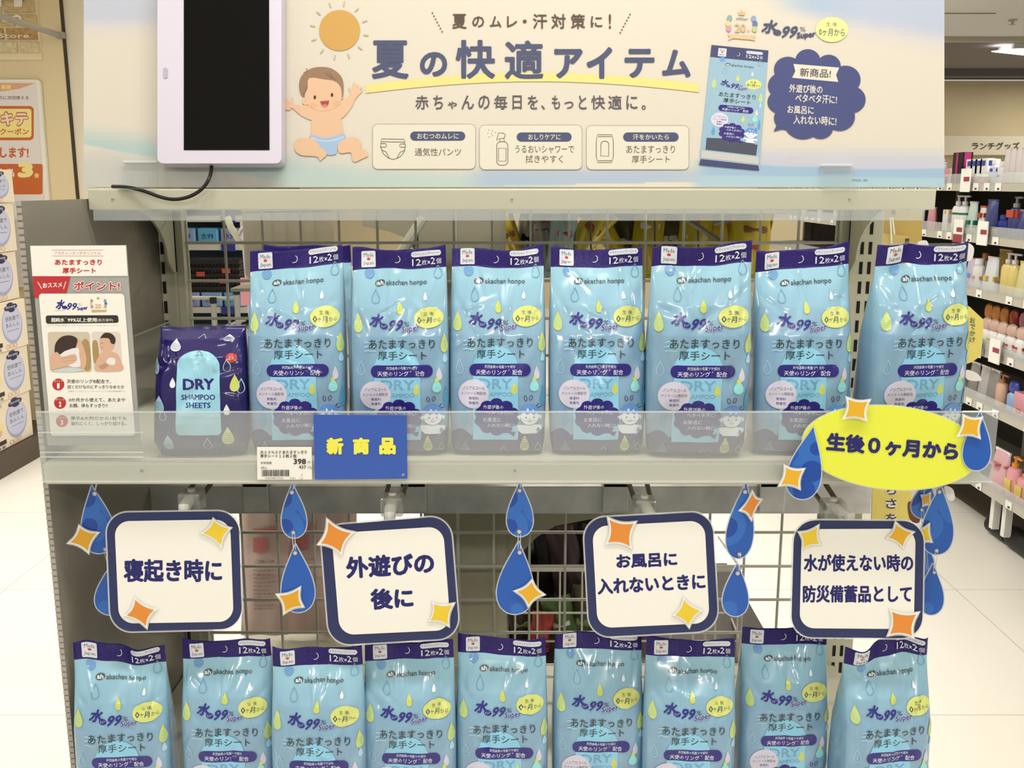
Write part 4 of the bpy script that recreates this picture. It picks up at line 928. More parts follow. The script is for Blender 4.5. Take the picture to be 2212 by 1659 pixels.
# price tag and new-product sign on the guard
ink = mat('black_ink', (40, 38, 34), .5); pl = YP(.8955)
t = thing('price_label', 'white shelf price label with barcode under the second pouch', 'price tag', pl.hit(614, 1035))
MB().slab([(555, 966), (673, 966), (674, 1036), (556, 1036)], pl, .0008, white_card).build('card', t)
A = Art(); A.text('水９９％ＳＰあたますっきり', 562, 973, 663, 981, ink, .02, res=1).text('厚手シート１２枚２個', 562, 981.5, 640, 989, ink, .02, res=1)
A.text('398', 634, 991, 661, 1003, ink, .03, res=2).text('円', 664.5, 996.5, 670, 1002, ink, .01, res=1).text('本体価格', 562.5, 997, 587, 1003, ink, .01, res=1).text('(税込', 563, 1008, 577, 1014, ink, .01, res=1).text('437', 645.5, 1005.5, 661, 1013, ink, .02, res=1).text('円)', 665, 1007.5, 673, 1014, ink, .01, res=1)
rr = random.Random(4); x = 565.5
while x < 624: w = rr.choice((.7, .7, 1.3, 1.9)); A.rect(x, 1015, x+w, 1029, ink, L=3); x += w+rr.choice((.7, .8, 1.4))
A.text('4957384117066', 573, 1031.5, 612, 1034.8, ink, 0, res=1).text('9953', 626, 1031.5, 638, 1034.8, ink, 0, res=1).text('12', 648, 1031.5, 654, 1034.8, ink, 0, res=1).text('0', 650, 1024, 654, 1028, ink, 0, res=1); A.on(pl, 'print', t)
t = thing('new_product_sign', 'blue sign with yellow new-product lettering on the shelf guard', 'sign', pl.hit(778, 1035)); bl = mat('sign_blue', (46, 88, 174), .3, .5, coat=.3)
MB().slab([(677, 896), (878, 897), (880, 1034), (680, 1036)], pl, .0012, bl).build('card', t)
sy = mat('sign_yellow', (246, 238, 84), .4); A = Art()
for ch, x0, x1 in (('新', 705, 742), ('商', 762, 798), ('品', 819, 855)): A.text(ch, x0, 945, x1, 982, sy, .07, L=2, res=3)
A.text('67', 868, 1023, 874, 1028, white, 0, res=1).on(pl, 'lettering', t)
# ------------------------------------------------------------------ banner
bp = TP(1106, 404, 1.068, 0, 12.5)
t = thing('summer_banner', 'wide cream and pale blue summer banner standing on the top shelf', 'banner', bp.hit(1106, 404))
def bcol(u, v):
    base = np.array([234, 222, 199.]); 
    def sm(x): x = np.clip(x, 0, 1); return x*x*(3-2*x)
    c = np.repeat(base[None], len(u), 0)
    def mixin(col, k): nonlocal c; k = np.clip(k, 0, 1)[:, None]; c = c*(1-k)+np.array(col, float)[None]*k
    # upper-left cloud blue
    L_ = sm((460-u)/200); mixin((190, 204, 214), sm((62-v)/30)*L_*.9); mixin((216, 208, 214), sm((95-v)/50)*L_*.5)
    # upper-right cloud blue
    e = 10+(u-1640)*.17; mixin((176, 196, 214), sm((e-v+25)/45)*sm((u-1620)/160)*.95); mixin((214, 208, 216), sm((e-v+60)/60)*sm((u-1700)/200)*.5)
    # lower waves
    w1 = 312+(u-180)*.19; tl = (u < 960); mixin((186, 208, 200), sm((v-255-(u-180)*.12)/60)*sm((w1-v)/4+.5)*tl*sm((1000-u)/500)*.9)
    mixin((212, 208, 194), sm((v-300)/60)*sm((v-w1)/4+.5)*tl)
    w2 = 345+(u-640)*.03; mixin((196, 212, 200), sm((v-w2)/35)*sm((u-560)/120)*sm((1300-u)/200)*.9)
    w3 = 392-(u-1020)*.075; mixin((178, 194, 212), sm((v-350)/30)*(v > 350)*sm((u-980)/90)*sm((1700-u)/300)*(v < 402-(u-1040)*.02)*.85)
    e4 = 310+(u-1500)*.01; mixin((206, 204, 214), sm((v-e4+10)/50)*sm((u-1480)/150)*.85)
    w5 = 345+15*np.sin((u-1500)/160)+(u-1750)*.075*(u > 1750); k5 = sm((u-1480)/60)*sm((v-w5)/5+.5); mixin((160, 192, 214), k5*.8)
    w6 = 378+(u-1480)*.012; mixin((186, 212, 214), sm((u-1480)/60)*sm((v-w6)/4+.5)*.85)
    return c
NU, NV = 620, 155; us = np.linspace(181, 2040, NU); vs_ = np.linspace(-60, 404, NV)
U, V = np.meshgrid(us, vs_); col = bcol(U.ravel(), V.ravel())
co = [tuple(bp.hit(a+(181-183)*(0 if a > 600 else .0), b)) for a, b in zip(U.ravel(), V.ravel())]
fs = [(j*NU+i, j*NU+i+1, (j+1)*NU+i+1, (j+1)*NU+i) for j in range(NV-1) for i in range(NU-1)]
m = bpy.data.materials.new('banner_print'); m.use_nodes = True; nt = m.node_tree; a_ = nt.nodes.new('ShaderNodeVertexColor'); a_.layer_name = 'print'
nt.links.new(a_.outputs[0], nt.nodes['Principled BSDF'].inputs['Base Color']); nt.nodes['Principled BSDF'].inputs['Roughness'].default_value = .5; nt.nodes['Principled BSDF'].inputs['Specular IOR Level'].default_value = .3
mb = MB(); mb.add(co, fs, m); bo = mb.build('printed_face', t, fix=False)
ca = bo.data.color_attributes.new('print', 'FLOAT_COLOR', 'POINT')
arr = np.ones((len(co), 4)); s_ = col/255.; lc = np.where(s_ <= .04045, s_/12.92, ((s_+.055)/1.055)**2.4); arr[:, :3] = np.minimum(.93, lc*.71/np.array(TINT)); ca.data.foreach_set('color', arr.ravel().astype('f4'))
MB().slab([(181, -60), (2040, -60), (2040, 404), (181, 404)], bp, .004, white_card, off=-.0006).build('foam_board', t)
bi = mat('banner_brown_ink', (86, 70, 52), .5); bn = mat('banner_slate_ink', (70, 76, 104), .5); bg = mat('banner_grey_brown', (88, 80, 80), .5); by_ = mat('banner_yellow', (240, 222, 134), .5, k=.76); bl_ = mat('banner_line', (176, 172, 150), .5)
bcream = mat('banner_box_cream', (236, 226, 202), .5, k=.74); bsun = mat('banner_sun', (212, 162, 80), .5, k=.78); bray = mat('banner_ray', (190, 178, 140), .5)
A = Art()
top_ = [(790+i*36, 187-30*math.sin(math.pi*(.04+.9*i/20))**.9+ (0)) for i in range(21)]
A.poly([(x, y) for x, y in top_]+[(x, y+19-6*abs(i-10)/10*0) for i, (x, y) in reversed(list(enumerate(top_)))], by_)
for ch, x0, y0, x1, y1 in (('夏', 803, 87, 883, 170), ('の', 907, 112, 966, 165), ('快', 984, 86, 1070, 171), ('適', 1090, 87, 1174, 172), ('ア', 1197, 105, 1259, 170), ('イ', 1267, 101, 1323, 171), ('テ', 1349, 105, 1414, 169), ('ム', 1430, 107, 1492, 167)):
    A.text(ch, x0, y0, x1, y1, bn, .028 if ch in '夏適快' else .04, L=2, res=4)
xs_ = [(977, 1008), (1020, 1046), (1058, 1083), (1095, 1117), (1129, 1138), (1151, 1182), (1191, 1222), (1233, 1264), (1276, 1301), (1315, 1320)]
for ch, (x0, x1) in zip('夏のムレ・汗対策に!', xs_):
    y0, y1 = (42, 50) if ch == '・' else (30, 62) if ch in '夏汗対策!' else (35, 59); A.text(ch, x0, y0, x1, y1, bi, .02, L=2)
for k in range(7): A.poly(ell(934+k*3.5, 28+k*6.7, 1.7, 1.7, 10), bi, L=2); A.poly(ell(1361-k*3.5, 31+k*6.6, 1.7, 1.7, 10), bi, L=2)
tx = '赤ちゃんの毎日を、もっと快適に。'; px = [(897, 926), (936, 957), (967, 987), (997, 1024), (1033, 1058), (1067, 1096), (1107, 1127), (1140, 1162), (1169, 1177), (1192, 1210), (1219, 1239), (1250, 1267), (1277, 1307), (1314, 1343), (1353, 1377), (1386, 1395)]
for ch, (x0, x1) in zip(tx, px):
    y0, y1 = (227, 237) if ch in '、。' else (219, 235) if ch in 'ゃっ' else (206, 236); A.text(ch, x0, y0, x1, y1, bg, .012, L=2)
for x0, x1, y0, y1 in ((805, 1027, 268, 365), (1036, 1257, 270, 366), (1267, 1488, 271, 366)):
    A.poly(rrect(x0, y0, x1, y1, 11), bcream, L=1); A.line(rrect(x0, y0, x1, y1, 11), 1.5, bl_, L=2, closed=True)
for x0, x1, y0, tt, k0, k1 in ((886, 1005, 284, 'おむつのムレに', 901, 991), (1116, 1235, 286, 'おしりケアに', 1141, 1211), (1346, 1466, 286, '汗をかいたら', 1367, 1445)):
    A.poly(rrect(x0, y0, x1, y0+20, 10), bn, L=3); A.text(tt, k0, y0+4, k1, y0+16, bcream, .015, L=4)
for tt, x0, y0, x1, y1 in (('通気性パンツ', 896, 320, 996, 337), ('うるおいシャワーで', 1113, 314, 1240, 331), ('拭きやすく', 1135, 335, 1216, 352), ('あたますっきり', 1353, 314, 1458, 331), ('厚手シート', 1365, 336, 1447, 352)): A.text(tt, x0, y0, x1, y1, bi, .008, L=3)
cl = lambda pts, w=1.3: A.line(pts, w, bi, L=3, closed=True); op = lambda pts, w=1.3: A.line(pts, w, bi, L=3)
cl([(824, 300), (873, 301), (876, 316), (873, 328), (864, 339), (850, 344.5), (838, 341), (828, 332), (822, 317)]); op([(823, 306), (875, 307)]); op([(823, 310), (833, 310), (835, 314), (833, 318), (822, 318)]); op([(875, 311), (865, 311), (863, 314), (865, 318), (876, 318)])
op([(825, 324), (834, 328), (841, 342)]); op([(875, 324), (864, 329), (857, 343)])
cl(rrect(1073, 306, 1097, 357, 9)); cl([(1077, 320), (1093, 320), (1093, 348), (1077, 348)]); op([(1080, 306), (1080, 299), (1089, 299), (1089, 306)]); op([(1079, 299), (1073, 303), (1077, 287), (1088, 288), (1092, 291), (1088, 300)])
for x, y in ((1056, 281), (1064, 283), (1054, 288), (1062, 289), (1070, 286), (1057, 296), (1064, 293)): A.poly(ell(x, y, 1, 1, 8), bi, L=3)
cl([(1291, 291), (1322, 291), (1325, 305), (1325, 338), (1321, 351), (1291, 351), (1288, 338), (1288, 305)]); op([(1292, 295), (1321, 295)]); op([(1292, 347), (1321, 347)]); cl([(1298, 337), (1298, 312)]+ell(1306.5, 311, 8.5, 6, 10, 180, 360)+[(1315, 337)])
A.poly(ell(733.5, 65.6, 44, 44, 60), bsun, L=2)
for k in range(12):
    a = math.radians(10+k*30); A.line([(733+53*math.cos(a), 66+53*math.sin(a)), (733+64*math.cos(a), 66+64*math.sin(a))], 3, bray, L=2)
A.on(bp, 'lettering', t, .0006)
# baby drawing
A = Art(); k2 = lambda pts: [(580+x/4.148, y/4.148) for x, y in pts]
bs, bs2, bh, bh2 = mat('drawn_skin', (234, 190, 150), .5, k=.78), mat('drawn_skin_deep', (222, 172, 130), .5), mat('drawn_hair', (150, 116, 88), .5), mat('drawn_hair_line', (126, 94, 68), .5)  # deeper skin tone prints the cheeks and nose
def bb(pts, m_, L=None, s=3): A.poly(smooth_closed(k2(pts), s), m_, L)
bb([(400, 955), (230, 938), (222, 880), (208, 878), (196, 920), (165, 880), (145, 872), (133, 885), (134, 968), (190, 988), (212, 968), (300, 1040), (400, 1072)], bs, 1)
bb([(630, 930), (700, 880), (732, 845), (714, 790), (728, 782), (750, 805), (757, 748), (775, 742), (783, 790), (795, 755), (806, 756), (810, 800), (833, 772), (837, 784), (820, 812), (844, 806), (838, 822), (800, 862), (770, 900), (745, 960), (650, 1062)], bs, 1)
bb([(390, 960), (640, 930), (650, 1060), (666, 1200), (640, 1250), (400, 1250), (383, 1200), (385, 1060)], bs, 2)
bb([(378, 1205), (520, 1235), (672, 1198), (682, 1260), (620, 1300), (610, 1372), (560, 1390), (500, 1372), (440, 1290), (392, 1250)], mat('drawn_diaper', (160, 184, 208), .5), 3)
A.line(k2([(380, 1232), (450, 1258), (520, 1266), (600, 1254), (676, 1226)]), 2.2, mat('drawn_diaper_band', (200, 212, 220), .5), L=4)
bb([(300, 1240), (400, 1242), (470, 1320), (515, 1360), (518, 1395), (490, 1418), (462, 1440), (432, 1402), (300, 1392), (240, 1352), (232, 1290), (255, 1252)], bs, 5)
bb([(620, 1300), (690, 1240), (780, 1232), (828, 1278), (826, 1348), (858, 1336), (884, 1368), (890, 1398), (840, 1422), (780, 1450), (750, 1430), (735, 1366), (640, 1372)], bs, 5)
A.poly(k2(ell(334, 905, 34, 36)), bs, 5); A.poly(k2(ell(654, 855, 20, 34)), bs, 5)
bb([(320, 868), (288, 840), (274, 770), (286, 700), (330, 645), (400, 608), (480, 600), (560, 612), (630, 660), (664, 715), (673, 780), (668, 860), (640, 870), (500, 800), (340, 800)], bh, 6)
bb([(365, 700), (500, 712), (590, 728), (640, 772), (655, 830), (650, 900), (600, 965), (500, 996), (400, 975), (340, 920), (326, 850), (350, 790)], bs, 7)
A.poly(k2(ell(402, 945, 32, 24)), bs2, 8); A.poly(k2(ell(608, 925, 32, 24)), bs2, 8)
A.poly(k2(ell(415, 872, 12, 18)), mat('drawn_eye', (84, 48, 32), .5), 9); A.poly(k2(ell(569, 851, 12, 18)), mat('drawn_eye'), 9); A.poly(k2([(460, 908), (544, 900), (538, 935), (520, 958), (500, 962), (478, 948)]), mat('drawn_mouth', (166, 72, 62), .5), 9); A.poly(k2(ell(505, 947, 24, 14)), mat('drawn_tongue', (214, 120, 106), .5), 10)
for l_ in ([(512, 648), (550, 690), (610, 716)], [(545, 650), (580, 700)], [(345, 770), (330, 820), (308, 850)], [(340, 610), (348, 645)], [(312, 648), (340, 646)]): A.line(k2(l_), 1.5, bh2, L=10)
A.line(k2([(487, 872), (500, 862), (510, 874)]), 1.3, bs2, L=9)
A.on(bp, 'baby_drawing', t, .0008)
# emblem, logo and speech bubble at right
A = Art(); gold = mat('emblem_gold', (206, 176, 122), .5)
for x, y, c_ in ((1576, 39, (134, 164, 160)), (1573, 51, (232, 200, 124)), (1574, 62, (206, 142, 158)), (1628, 40, (140, 156, 190)), (1631, 51, (96, 116, 160)), (1630, 63, (180, 190, 130))): A.poly(ell(x, y, 5.5, 6.5, 16), mat('balloon_%d' % (x*7+y), c_, .5), L=2)
A.poly([(1594, 24), (1598, 28), (1602, 20), (1606, 28), (1610, 24), (1608, 33), (1596, 33)], gold, L=2); A.text('20', 1587, 51, 1611, 70, gold, .03).text('th', 1613, 63, 1620, 69, gold, 0).text('水99%Super', 1590, 37, 1616, 45, bn, .02, shear=.2)
A.poly([(1571, 74), (1633, 77), (1629, 82), (1632, 88), (1621, 86), (1583, 83), (1572, 88), (1576, 80)], mat('ribbon_tan', (216, 182, 132), .5)).text('Anniversary', 1582, 77, 1622, 83, bcream, 0, rot=3)
A.poly(ell(1797, 64, 35, 27, 50), mat('badge_pale', (240, 234, 144), .5)); A.text('生 後', 1785, 48, 1808, 57, bg, .01).text('0ヶ月から', 1769, 62, 1825, 78, bg, .015, rot=2)
A.text('水', 1647, 43, 1681, 72, bn, .045, shear=.28).poly(ell(1679, 70, 9, 6, rot=10), bn).text('99', 1689, 56, 1722, 82, bn, .03, shear=.38).text('%', 1728, 58, 1740, 68, bg, 0).text('Super', 1721, 68, 1762, 85, bn, .05, rot=-6, shear=.15)
A.on(bp, 'anniversary_emblem', t, .0008); A = Art()
lobes = [(1745, 131, 27), (1790, 142, 26), (1826, 172, 33), (1838, 215, 32), (1814, 252, 33), (1773, 275, 27), (1735, 262, 42), (1700, 255, 28), (1685, 220, 27), (1690, 185, 31), (1702, 150, 30)]
for x, y, r_ in lobes: A.poly(ell(x, y, r_, r_*.92, 30), navyb := mat('bubble_navy', (68, 74, 118), .5), L=6)
A.poly(ell(1760, 205, 78, 75, 40), navyb, L=6); A.poly([(1682, 262), (1671, 284), (1697, 277)], navyb, L=6)
A.poly([(1714, 138), (1813, 146), (1806, 162), (1811, 177), (1711, 168), (1718, 154)], bcream, L=7); A.text('新商品!', 1728, 148, 1795, 167, bg, .02, rot=3, L=8)
for tt, x0, y0, x1, y1 in (('外遊び後の', 1705, 183, 1777, 201), ('ベタベタ汗に!', 1718, 204, 1808, 223), ('お風呂に', 1701, 229, 1758, 246), ('入れない時に!', 1714, 250, 1807, 270)): A.text(tt, x0, y0, x1, y1, bcream, .025, rot=2.5, L=8)
A.on(bp, 'speech_bubble', t, .0008); A = Art()
A.text('ZP220A', 1840, 387, 1860, 391, bg, 0, res=1, L=2).text('衛生', 1865, 387, 1875, 391, bg, 0, res=1, L=2)
A.on(bp, 'small_print', t, .0008)
# printed picture of the pouch
q = quadmap([(1537, 97), (1660, 109), (1640, 368), (1510, 356)])
A = Art(); gf = mat('pictured_film', (150, 180, 192), .5); A.poly([q(0, 0), q(1, 0), q(1, 1), q(0, 1)], gf); A.poly([q(0, 0), q(1, 0), q(1, .10), q(0, .10)], mat('pictured_navy', (62, 66, 104), .5)); A.poly([q(.02, .95), q(.98, .96), q(1, 1), q(0, 1)], mat('pictured_navy')); A.poly([q(.08, .77), q(.5, .76), q(.94, .79), q(.93, .88), q(.08, .87)], mat('pictured_dark', (70, 74, 88), .5)); A.poly([q(.02, .88), q(.98, .89), q(.98, .95), q(.02, .94)], mat('pictured_clear', (196, 192, 180), .5))
base = A.L
for S_ in (PF, PG, PB, PK, HL, HP):
    M = S_.moved(lambda a, b: q((a+105)/210*.94+.03, b/455*.88)); 
    for v_, f_, m_, L_ in M.items:
        if m_ in (i_cyan, i_dry): continue
        A.items.append((v_, f_, m_, base+L_*.4))
    base += 6
A.on(bp, 'pouch_picture', t, .0008)

# tablet, cable, clips
t = thing('digital_photo_frame', 'lilac-white digital screen frame with black portrait display on the banner', 'screen', bp.hit(474, 353))
lil = mat('frame_lilac', (218, 208, 216), .35, .4); tpf = Pl(bp.hit(474, 200)+bp.n*.022, bp.n)
MB().slab(rrect(340, -60, 608, 353, 13), tpf, .018, lil).build('bezel', t, smooth=False)
MB().slab(rrect(341, -60, 608, 350, 12), tpf, .0178, lil, off=-.003).build('rear_shell', t)
MB().slab([(397, -40), (581, -40), (582, 324), (397, 324)], tpf, .001, mat('screen_black', (12, 10, 9), .25, .12), off=.0006).build('display', t)
MB().slab(rrect(352.5, 146, 362, 169, 4.5), tpf, .001, mat('button_grey', (184, 176, 186), .4), off=.0008).build('button', t)
t = thing('power_cable', 'black power cable looping from the screen over the top shelf edge', 'cable', P(457, 356, 1.06))
pts = [bp.hit(455, 340, .010), bp.hit(457, 362, .012)]+[P(u, v, y) for u, v, y in ((452, 385, 1.046), (440, 404, 1.043), (421, 419, 1.042), (398, 428, 1.042), (372, 430.5, 1.042), (345, 425, 1.043), (315, 414, 1.046), (285, 406, 1.05), (262, 403.5, 1.053), (243, 403, 1.06))]
sp = []
for i in range(len(pts)-1):
    p0, p1, p2, p3 = pts[max(i-1, 0)], pts[i], pts[i+1], pts[min(i+2, len(pts)-1)]
    for j in range(5): k = j/5; sp.append(.5*((2*p1)+(-p0+p2)*k+(2*p0-5*p1+4*p2-p3)*k*k+(-p0+3*p1-3*p2+p3)*k**3))
sp.append(pts[-1]); MB().tube(sp, .0019, mat('cable_black', (32, 28, 26), .4), 10).build('cord', t, smooth=True)
for (u0, v0, u1, v1), w_ in (((263, 346, 341, 405), 'left'), ((1771, 353, 1845, 410), 'right')):
    t = thing('banner_clip', 'clear acrylic clip gripping the bottom edge of the banner at %s' % w_, 'clip', bp.hit(u0, v1))
    MB().slab([(u0+3, v0+4), (u1-3, v0+4), (u1, v1-2), (u0, v1-2)], bp, .0015, acry3, off=.006).slab([(u0+3, v0), (u1-3, v0), (u1-2, v0+5), (u0+2, v0+5)], bp, .005, edge, off=.006).build('grip', t)
    a, b = bp.hit(u0, v1, .006), bp.hit(u1, v1, .006); MB().box((a.x, 1.045, Z1), (b.x, 1.068, Z1+.0015), acry3).build('foot', t)

# point-of-sale card at left
pl = YP(.908); t = thing('point_card', 'tall white and grey card with red band and numbered points at left', 'sign', pl.hit(200, 950))
pgr = mat('point_grey', (172, 168, 158), .5); prd = mat('point_red', (196, 52, 56), .45); pik = mat('point_ink', (64, 56, 54), .5)
MB().slab([(65, 531), (272, 530), (303, 962), (103, 962)], pl, .0015, pgr).build('card', t)
A = Art(); q = quadmap([(65, 531), (272, 530), (303, 962), (103, 962)]); A.poly([(65, 531), (272, 530), (276, 596), (70, 597)], white_card, 1)
def k3(x, y): return (60+x*.27719, 520+y*.27728)
def TT(s, x0, y0, x1, y1, m_, b_=.02, L=5, rot=0, **kw):
    (a, b), (c, d) = k3(x0, y0), k3(x1, y1); A.text(s, a, b, c, d, m_, b_, rot=rot, L=L, **kw)
A.line([k3(185, 73), k3(588, 73)], .8, prd, L=4).line([k3(190, 119), k3(592, 119)], .8, prd, L=4)
TT('アカチャンホンポオリジナル', 208, 84, 568, 110, mat('point_brown_red', (190, 96, 88), .5), .01); TT('あたますっきり', 210, 146, 578, 190, prd, .045); TT('厚手シート', 270, 210, 530, 256, prd, .045)
A.poly([k3(38, 276), k3(332, 276), k3(300, 415), k3(190, 445), k3(52, 445)], prd, L=2)
A.poly([k3(*p) for p in rrect(85, 412, 750, 1560, 28)], white_card, L=3)
f = quadmap([k3(85, 412), k3(750, 412), k3(838, 1520), k3(180, 1520)]); A.items.pop(); A.poly([f(x/665, y/1108) for x, y in rrect(0, 0, 665, 1108, 26)], white_card, L=3)
A.line([k3(78, 322), k3(110, 376)], 1.6, white_card, L=4).line([k3(297, 318), k3(278, 376)], 1.6, white_card, L=4)
TT('おススメ', 116, 326, 268, 364, white_card, .035, rot=-3); TT('ポイント!', 352, 312, 724, 392, white_card, .11, L=5); TT('ポイント!', 358, 318, 718, 386, prd, .04, L=6)
A.line([k3(210, 545), k3(290, 543)], .9, bl_, L=4); TT('水', 222, 458, 290, 535, i_logo, .05, shear=.25); TT('99', 305, 484, 382, 540, i_logo, .03, shear=.3); TT('Super', 384, 510, 468, 548, i_logo, .05, rot=-6); A.poly([k3(*p) for p in ell(288, 520, 22, 14)], i_logo, L=5); TT('%', 392, 488, 420, 508, pgr, 0)
for x, y, c_ in ((498, 468, 0), (494, 490, 1), (500, 514, 2), (602, 468, 3), (608, 490, 4), (604, 514, 5)): A.poly([k3(*p) for p in ell(x, y, 12, 13, 12)], (MATS['balloon_%d' % (1576*7+39)], MATS['balloon_%d' % (1573*7+51)], MATS['balloon_%d' % (1574*7+62)], MATS['balloon_%d' % (1628*7+40)], MATS['balloon_%d' % (1631*7+51)], MATS['balloon_%d' % (1630*7+63)])[c_], L=5)
TT('20', 522, 492, 572, 528, gold, .03); TT('th', 578, 514, 590, 527, gold, 0); A.poly([k3(535, 448), k3(548, 436), k3(562, 448), k3(558, 458), k3(538, 458)], gold, L=5); A.poly([k3(495, 538), k3(618, 538), k3(610, 556), k3(500, 560)], gold, L=5)
f2 = quadmap([k3(139, 582), k3(704, 580), k3(710, 640), k3(142, 648)]); A.poly([f2(x/560, y/62) for x, y in rrect(0, 0, 560, 62, 18)], mat('point_black', (54, 48, 44), .4), L=4)
TT('超純水', 182, 600, 286, 634, white_card, .03); TT('®', 291, 598, 300, 606, white_card, 0); TT('99%以上使用', 310, 600, 538, 634, white_card, .03); TT('(処方液中)', 544, 606, 664, 634, white_card, .01)
TT('※お口や手指を清潔にして拭ける水からできたふき取り用シートです。', 148, 656, 706, 665, pgr, 0)
f3 = quadmap([k3(152, 710), k3(482, 710), k3(502, 1024), k3(174, 1024)])
A.poly([f3(x, y) for x, y in [(a/330, b/314) for a, b in rrect(0, 0, 330, 314, 26)]], mat('photo_beige', (212, 196, 168), .5), L=4)
R = lambda f_, pts, m_, L: A.poly(smooth_closed([f_(x, y) for x, y in pts], 3), m_, L)
ph, psk, pho, pdk, pwh = mat('photo_hair', (62, 46, 38), .5), mat('photo_skin', (224, 178, 146), .5), mat('photo_ochre', (176, 146, 92), .5), mat('photo_shadow', (196, 150, 118), .5), mat('photo_white', (240, 232, 224), .5)
R(f3, [(.8, .25), (.97, .25), (.97, .9), (.8, .9)], pho, 4.4); R(f3, [(.15, .45), (.2, .25), (.35, .1), (.6, .1), (.78, .25), (.86, .5), (.88, .7), (.8, .92), (.5, .9), (.2, .6)], psk, 4.8); R(f3, [(.14, .5), (.18, .28), (.34, .12), (.55, .09), (.7, .18), (.66, .35), (.6, .5), (.4, .55), (.2, .55)], ph, 5.2)
R(f3, [(.27, .56), (.68, .39), (.72, .6), (.72, .86), (.45, .84)], pwh, 5.6); R(f3, [(.02, .62), (.2, .5), (.3, .62), (.6, .55), (.66, .66), (.6, .76), (.4, .84), (.1, .93), (.03, .9)], psk, 6); A.line([f3(.3, .66), f3(.62, .62)], .8, pdk, L=6.4).line([f3(.3, .74), f3(.62, .7)], .8, pdk, L=6.4); R(f3, [(.1, .95), (.5, .88), (.8, .94), (.6, .99), (.15, .99)], mat('photo_cloth', (206, 214, 206), .5), 6)
f4 = quadmap([k3(494, 710), k3(720, 710), k3(740, 1022), k3(514, 1024)])
A.poly([f4(x, y) for x, y in [(a/226, b/314) for a, b in rrect(0, 0, 226, 314, 26)]], mat('photo_pale', (226, 214, 198), .5), L=4); R(f4, [(.02, .26), (.2, .26), (.2, .75), (.02, .75)], pho, 4.4)
R(f4, [(.2, .62), (.3, .52), (.6, .5), (.85, .55), (.97, .75), (.98, .97), (.1, .97), (.1, .75)], psk, 4.8); R(f4, [(.26, .25), (.34, .1), (.6, .08), (.78, .2), (.74, .42), (.5, .52), (.3, .46)], psk, 5.2); R(f4, [(.3, .16), (.45, .03), (.68, .04), (.82, .16), (.78, .3), (.66, .28), (.6, .17), (.4, .15)], ph, 5.6)
R(f4, [(.46, .72), (.6, .64), (.76, .68), (.74, .82), (.5, .8)], pwh, 6); A.line([f4(.32, .28), f4(.38, .28)], .9, ph, L=6).line([f4(.3, .4), f4(.38, .39)], .9, prd, L=6); R(f4, [(.2, .85), (.45, .78), (.5, .85), (.3, .93)], pdk, 6.2)
for n_, cy, cx in ((1, 1120, 238), (2, 1263, 252), (3, 1405, 266)):
    A.poly([k3(*p) for p in ell(cx, cy, 47, 47, 30)], prd, L=4); TT('ポイント', cx-34, cy-36, cx+34, cy-18, white_card, .01); TT(str(n_), cx-10, cy-10, cx+10, cy+32, white_card, .05)
TT('天使のリング®配合で、', 304, 1080, 648, 1112, pik, .02); TT('拭くだけなのにすっきりなめらか', 308, 1124, 752, 1154, pik, .02); TT('(天使のリングはリファインホールディングス(株)の登録商標です)', 314, 1166, 760, 1182, pgr, 0)
TT('0か月から使えて、あたまや', 320, 1224, 760, 1256, pik, .02); TT('お顔、体もすっきり!!', 325, 1268, 622, 1300, pik, .02); TT('厚手&大判だから1枚でも', 333, 1368, 770, 1398, pik, .02); TT('破れにくく、しっかり拭ける。', 338, 1408, 768, 1440, pik, .02)
A.on(pl, 'print', t, .0004, .00006)
# ------------------------------------------------------------------ goods behind the wire grid
t = thing('rear_back_panel', 'plain beige panel on the far side of the wire grid', 'panel', P(1000, 1400, 1.33)); bgm = mat('panel_beige', (172, 164, 136), .6)
a, b = P(903, 1100, 1.335), P(1093, 460, 1.335); a2 = P(903, 460, 1.335)
MB().box((a2.x, 1.335, .62), (b.x, 1.35, 1.492), bgm).build('board', t)
for x_ in (P(985, 500, 1.334).x, P(1066, 500, 1.334).x): MB().box((x_-.001, 1.3335, .62), (x_+.001, 1.335, 1.492), post_metal).build('seam', t)
pb = YP(1.345); t = thing('rear_bracket', 'beige curved bracket plate behind the grid, upper left of centre', 'bracket', pb.hit(850, 470))
MB().slab([(783, 452), (905, 452), (905, 560), (888, 528), (870, 512), (840, 500), (783, 489)], pb, .004, bgm).build('plate', t)
MB().tube([P(916, 470, 1.34), P(858, 560, 1.34)], .008, cream_metal, 10).build('rod', t)
t = thing('rear_bracket', 'beige curved bracket plate behind the grid, above the dark goods', 'bracket', pb.hit(1180, 1110))
MB().slab([(1085, 1095), (1420, 1095), (1420, 1108), (1275, 1122), (1200, 1136), (1160, 1160), (1130, 1190), (1112, 1225), (1085, 1240)], pb, .004, bgm).build('plate', t)
t = thing('rear_shelf', 'beige rear shelf carrying grey translucent cups behind the grid', 'shelf', P(700, 600, 1.4))
q0, q1 = P(545, 606, 1.40), P(905, 606, 1.40); MB().box((q0.x, 1.2885, q0.z-.004), (q1.x, 1.66, q0.z), cream_metal).build('board', t)
cup = mat('cup_grey', (158, 148, 124), .35, noise=(30, .15))
for k, u in enumerate((566, 597, 628, 659, 692)):
    p = P(u, 600, 1.44+k*.012); t = thing('plastic_jar', 'greyish translucent jar seen through upper grid, %s from the left' % ORD[k], 'jar', (p.x, p.y, q0.z), 'row of greyish jars behind the grid')
    MB().lathe([(.020, 0), (.0235, .006), (.0235, .092), (.021, .098)], (p.x, p.y, q0.z), cup, 18).build('body', t, smooth='auto'); MB().lathe([(.0245, .096), (.0245, .108), (.022, .111)], (p.x, p.y, q0.z), cup, 18).build('lid', t, smooth='auto')
